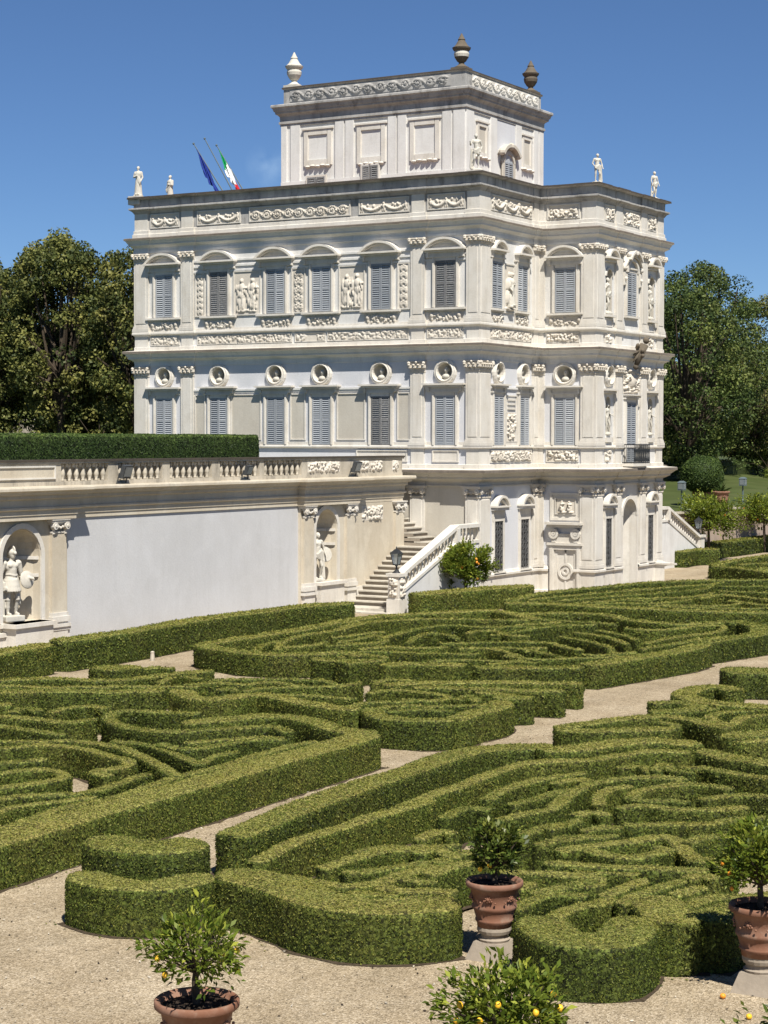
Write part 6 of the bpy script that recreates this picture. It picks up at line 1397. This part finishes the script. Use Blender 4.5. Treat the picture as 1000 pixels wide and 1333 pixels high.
def statue(name, label, kind, loc, rz, h, cat='statue', group='statues on the villa roof', m='marble', voxel=.024):
    if (kind, m) not in FIG: FIG[(kind, m)] = fuse({'n0': lambda: nude_figure(0), 'n1': lambda: nude_figure(1), 'n2': lambda: nude_figure(2, False), 'n3': lambda: nude_figure(3), 'r0': lambda: robed_figure(0), 'r1': lambda: robed_figure(1), 'w': warrior}[kind](), name, m, voxel)
    o = link(name, FIG[(kind, m)]); s = h/1.84; o.scale = (s, s, s); o.location = (loc[0], loc[1], loc[2]+.1*s); o.rotation_euler = (0, 0, rz); return tag(o, label, cat, group)
E90 = math.pi/2
statue('statue', 'weathered Roman warrior with helmet, pleated skirt and shield in the left terrace niche', 'w', (XT-.12, -23.98, 1.06), E90-.25, 1.98, group='statues in the terrace niches', voxel=.018)
statue('statue', 'nude figure holding a disc in the terrace niche by the stairs', 'n0', (XT-.12, -7.2, 1.14), E90-.35, 1.78, group='statues in the terrace niches', voxel=.018)
mb = MB(); mb.lathe((0, 0, 0), [(.02, -.03), (.27, -.03), (.29, 0), (.27, .03), (.02, .05)], 24, 0, (1, -.5, .2)); d = mb.build('disc', M['marble'], None); d.location = (XT+.0, -6.82, 2.12); tag(d, 'stone disc held at the hip of the nude in the niche', 'disc')
statue('statue', 'robed bearded statue on the far left corner of the villa roof', 'r0', (-16.9, .15, 16.97), .3, 1.30)
statue('statue', 'small robed statue second from the left along the roof edge', 'r1', (-17.0, 2.6, 16.93), -.2, 1.25)
statue('statue', 'nude statue with draped hip on the roof in front of the belvedere corner', 'n1', (-.22, .2, 16.97), .8, 1.42)
statue('statue', 'standing statue with hand on hip on the near corner of the garden bay roof', 'n0', (2.35, 5.95, 16.97), .9, 1.20)
statue('statue', 'statue with raised forearm at the far right corner of the roof', 'n3', (2.3, 12.2, 16.97), 1.2, 1.22)
statue('statue', 'half-hidden figure beyond the roof edge left of the far right corner statue', 'r1', (.2, 13.6, 16.55), 1.0, 1.1)
mb = MB(); mb.bar((0, 0, 0), (0, 0, .22), .2, .14, 10); mb.ball((0, 0, .34), (.24, .18, .2), 10, 7); caps(mb, (0, 0, .45), (0, 0, .58), .07, .06); head(mb, (0, -.02, .70), .115)
b = link('bust', fuse(mb, 'bust', 'marble', .03)); b.location = (-16.8, 7.0, 16.6); b.rotation_euler = (0, 0, .6); tag(b, 'stone bust beside the flags at the roof edge', 'bust')
for y, z, lab, k in ((6.7, 11.62, 'small nude statue in the upper left niche of the garden bay', 'n1'), (11.2, 11.62, 'small statue in the upper right niche of the garden bay', 'n3'), (6.7, 6.6, 'shaded statue in the lower left niche of the garden bay', 'n2'), (11.2, 6.6, 'shaded statue in the lower right niche of the garden bay', 'n2')):
    statue('statue', lab, k, (PB-.05, y, z), E90, 1.5 if z > 10 else 1.3, group='statues in the bay niches')
statue('statue', 'small statue standing between the two upper windows beside the corner pier', 'r1', (.12, 2.6, 11.72), E90, 1.35, group='statues in the bay niches')
# urns on the belvedere
UR = [(.34, 0), (.34, .10), (.22, .16), (.13, .24), (.12, .30), (.20, .36), (.32, .55), (.345, .68), (.31, .80), (.35, .83), (.40, .90), (.42, .96), (.35, 1.0), (.27, 1.08), (.20, 1.2), (.15, 1.28), (.17, 1.32), (.12, 1.40), (.07, 1.5), (.02, 1.6)]
for x, y, m, lab, s in ((-12.4, 5.7, 'marble', 'white finial urn on the left corner of the belvedere', .98), (-3.9, 5.75, 'darkurn', 'dark lichened urn with a pale band on the near corner of the belvedere', .96), (-3.85, 12.3, 'darkurn', 'dark urn on the far right corner of the belvedere', .93)):
    mb = MB(); mb.bx(-.36, .36, -.36, .36, -.05, .07); mb.lathe((0, 0, 0), UR, 20); mb2 = mb
    for f_i in range(len(mb.f)):
        if 'pale' in lab and all(.5 < mb.v[v][2] < .82 for v in mb.f[f_i]): mb.m[f_i] = 1
    o = mb.build('stone_urn', [M[m], M['marble']]); o.location = (x, y, 22.18); o.scale = (s, s, s); tag(o, lab, 'urn', 'urns on the belvedere')
# flags on raked poles at the left end of the roof
def flag(label, base, tip, L, cols, seed):
    t = thing('flagpole', label, 'flag', base, 0, 'flags at the left end of the roof'); d = Vector(tip)-Vector(base)
    mb = MB(); mb.bar((0, 0, 0), d, .035, .022, 8); mb.ball(d, .055, 8, 5); mb.build('pole', M['lampgrey'], t)
    if not cols: return
    nx, nz = 12, 26; mb = MB(); r = random.Random(seed); dn = Vector((.52, -.1, -1)).normalized()
    P = [[d*(.97-.36*(i/nx)) + dn*(L*(j/nz))*(1-.05*i/nx) + Vector((.05*math.sin(i*1.3+j*.22), .09*math.sin(i*1.9+seed+j*.12), 0))*(.2+j/nz) for i in range(nx+1)] for j in range(nz+1)]
    for j in range(nz):
        for i in range(nx): mb.add([P[j][i], P[j][i+1], P[j+1][i+1], P[j+1][i]], [(0, 1, 2, 3)], min(len(cols)-1, int((i*.55+j*.45*nx/nz*1.0)/nx*len(cols)*.999)) if len(cols) > 1 else 0)
    o = mb.build('flag_cloth', [M[c] for c in cols], t, True); sm = o.modifiers.new('thick', 'SOLIDIFY'); sm.thickness = .012
flag('drooping dark blue flag on a raked pole', (-16.0, 6.0, 17.1), (-18.2, 6.0, 20.15), 1.75, ['flagblue'], 1)
flag('drooping green, white and red tricolour flag on a raked pole', (-15.6, 7.2, 17.1), (-17.75, 7.2, 20.2), 1.65, ['flaggreen', 'flagwhite', 'flagred'], 2)
flag('bare raked flagpole between the two flags', (-15.9, 6.6, 17.1), (-18.0, 6.6, 20.45), 0, [], 3)
# lanterns, lamps, floodlights
def lantern(name, label, loc, s, pole, m, group):
    t = thing(name, label, 'lamp', loc, 0, group); mb = MB()
    if pole > 0: mb.lathe((0, 0, 0), [(.09, 0), (.09, .12), (.05, .2), (.035, .3), (.03, pole)], 10); mb.build('post', M[m], t)
    z = max(pole, 0); mb = MB(); mb.lathe((0, 0, z), [(.16*s, 0), (.12*s, .05*s), (.04*s, .12*s), (.03*s, .24*s), (.08*s, .3*s)], 12); mb.bx(-.1*s, .1*s, -.1*s, .1*s, z+.29*s, z+.33*s)
    for x in (-1, 1):
        for y in (-1, 1): mb.bar((x*.09*s, y*.09*s, z+.32*s), (x*.16*s, y*.16*s, z+.72*s), .014*s, n=5)
    mb.hexa([(-.19*s, -.19*s, z+.72*s), (.19*s, -.19*s, z+.72*s), (.19*s, .19*s, z+.72*s), (-.19*s, .19*s, z+.72*s), (-.05*s, -.05*s, z+.88*s), (.05*s, -.05*s, z+.88*s), (.05*s, .05*s, z+.88*s), (-.05*s, .05*s, z+.88*s)])
    mb.bar((0, 0, z+.88*s), (0, 0, z+.98*s), .035*s, .01*s, 8); mb.build('lantern_frame', M[m], t)
    mb = MB(); q, w = .085*s, .15*s; mb.hexa([(-q, -q, z+.33*s), (q, -q, z+.33*s), (q, q, z+.33*s), (-q, q, z+.33*s), (-w, -w, z+.715*s), (w, -w, z+.715*s), (w, w, z+.715*s), (-w, w, z+.715*s)]); mb.build('pane', M['glass'], t)
lantern('garden_lantern', 'black lantern on the stair newel in front of the steps', (.0, -6.36, 1.5), 1.0, 0, 'iron', 'garden lanterns')
lantern('garden_lantern', 'black lantern on the newel of the far right stair', (-1.2, 26.76, 1.5), 1.0, 0, 'iron', 'garden lanterns')
for x, y, lab in ((-4.8, 33.4, 'grey-green lamp post on the lawn just right of the villa'), (-4.6, 42.6, 'grey-green lamp post on the lawn right of the agave pier')):
    t = thing('lamp_post', lab, 'lamp', (x, y, lawn_z(x, y)), 0, 'lamp posts on the lawn'); mb = MB(); mb.lathe((0, 0, 0), [(.09, 0), (.09, .15), (.05, .2), (.045, 1.05)], 10); mb.build('post', M['lampgrey'], t)
    mb = MB(); mb.bx(-.17, .17, -.2, .2, 1.0, 1.42); mb.hexa([(-.2, -.23, 1.42), (.2, -.23, 1.42), (.2, .23, 1.42), (-.2, .23, 1.42), (-.08, -.1, 1.52), (.08, -.1, 1.52), (.08, .1, 1.52), (-.08, .1, 1.52)]); h = mb.build('lamp_head', M['lampgrey'], t)
    mb = MB(); mb.bx(.165, .18, -.15, .15, 1.06, 1.38); mb.bx(-.13, .13, -.215, -.2, 1.06, 1.38); mb.build('pane', M['glass'], h)
for y, lab, s in ((-19.1, 'black floodlight on the balustrade, leftmost of the three', 1.0), (-12.3, 'black floodlight in the middle of the balustrade', .8), (-5.15, 'grey-black floodlight on the balustrade above the stairs niche', 1.0)):
    t = thing('floodlight', lab, 'floodlight', (XT+.25, y, 5.12), 0, 'floodlights on the balustrade'); mb = MB()
    P = [(-.05, -.2, 0), (.10, -.2, -.02), (.10, .2, -.02), (-.05, .2, 0), (.08, -.2, .42), (.24, -.2, .38), (.24, .2, .38), (.08, .2, .42)]
    mb.hexa([(x*s, yy*s, z*s+.04) for x, yy, z in P]); h = mb.build('housing', M['flood'], t)
    mb = MB(); mb.add([((x+.012)*s, yy*s*.86, z*s+.04) for x, yy, z in ((.115, -.2, .04), (.115, .2, .04), (.225, .2, .34), (.225, -.2, .34))], [(0, 1, 2, 3)]); mb.build('pane', M['glass'], h)
    mb = MB(); mb.bar((0, -.22*s, .2), (-.1, -.22*s, -.12), .02, n=5); mb.bar((0, .22*s, .2), (-.1, .22*s, -.12), .02, n=5); mb.bx(-.14, .02, -.24*s, .24*s, -.16, -.11); mb.build('bracket', M['flood'], t)
mb = MB(); mb.lathe((0, 0, 0), [(.07, 0), (.07, .05), (.055, .22), (.065, .25), (.02, .28)], 10); o = mb.build('stone_marker', M['rail']); o.location = (1.55, -23.0, 0); tag(o, 'small white marker in the gap between the hedges below the wall', 'marker')
# litter of dry leaves on the gravel
rl = np.random.RandomState(8); n = 2600; px = rl.uniform(14, 33, n); py = rl.uniform(-56, -26, n); a = rl.uniform(0, 6.28, n); s = rl.uniform(.012, .03, n)
Pc = np.stack([px, py, np.full(n, .012)], 1); ux = np.stack([np.cos(a), np.sin(a), rl.normal(0, .25, n)], 1)*s[:, None]; uy = np.stack([-np.sin(a), np.cos(a), rl.normal(0, .25, n)], 1)*s[:, None]*.5
V = np.stack([Pc-ux, Pc+uy, Pc+ux, Pc-uy], 1).reshape(-1, 3); V[:, 2] = np.maximum(V[:, 2], .004)
cl = []                                                            # clippings that collect along the hedge feet
for key in ('L', 'F', 'S', 'M', 'G', 'Q', 'QU', 'K'):
    for k, w, h, pts in BEDS[key]:
        if k != 'b': continue
        P, L = spline(pts, .25); T = np.gradient(P, axis=0); T /= np.linalg.norm(T, axis=1, keepdims=True); m = int(L*26); i = rl.randint(0, len(P), m); sg = rl.choice((-1, 1), m)
        o = (w*.425+.03+np.abs(rl.normal(0, .10, m)))*sg; c = P[i]+np.stack([-T[i, 1], T[i, 0]], 1)*o[:, None]+rl.normal(0, .1, (m, 2))*.8; cl.append(c)
cl = np.concatenate(cl); m = len(cl); a = rl.uniform(0, 6.28, m); s = rl.uniform(.010, .026, m); cc = np.concatenate([cl, np.full((m, 1), .012)], 1)
ux = np.stack([np.cos(a), np.sin(a), rl.normal(0, .3, m)], 1)*s[:, None]; uy = np.stack([-np.sin(a), np.cos(a), rl.normal(0, .3, m)], 1)*s[:, None]*.6
VC = np.stack([cc-ux, cc+uy, cc+ux, cc-uy], 1).reshape(-1, 3); VC[:, 2] = np.maximum(VC[:, 2], .004)
tag(link('hedge_clippings', npmesh('hedge_clippings', VC, np.arange(4*m).reshape(-1, 4), [M['box']], rl.uniform(.1, .9, m))), 'dry clippings gathered along the feet of the hedges', 'clippings', kind='stuff')
tag(link('leaf_litter', npmesh('leaf_litter', V, np.arange(4*n).reshape(-1, 4), [M['soil']])), 'scattered dry leaf bits on the gravel', 'leaf litter', kind='stuff')
tag(link('pebbles', npmesh('pebbles', V*np.array([1, 1, 1.2])+np.array([.4, .3, .003]), np.arange(4*n).reshape(-1, 4), [M['rail']])), 'loose pale pebbles on the gravel', 'pebbles', kind='stuff')
print('hedge leaves', LEAFTOT[0], 'objects', len(bpy.data.objects))
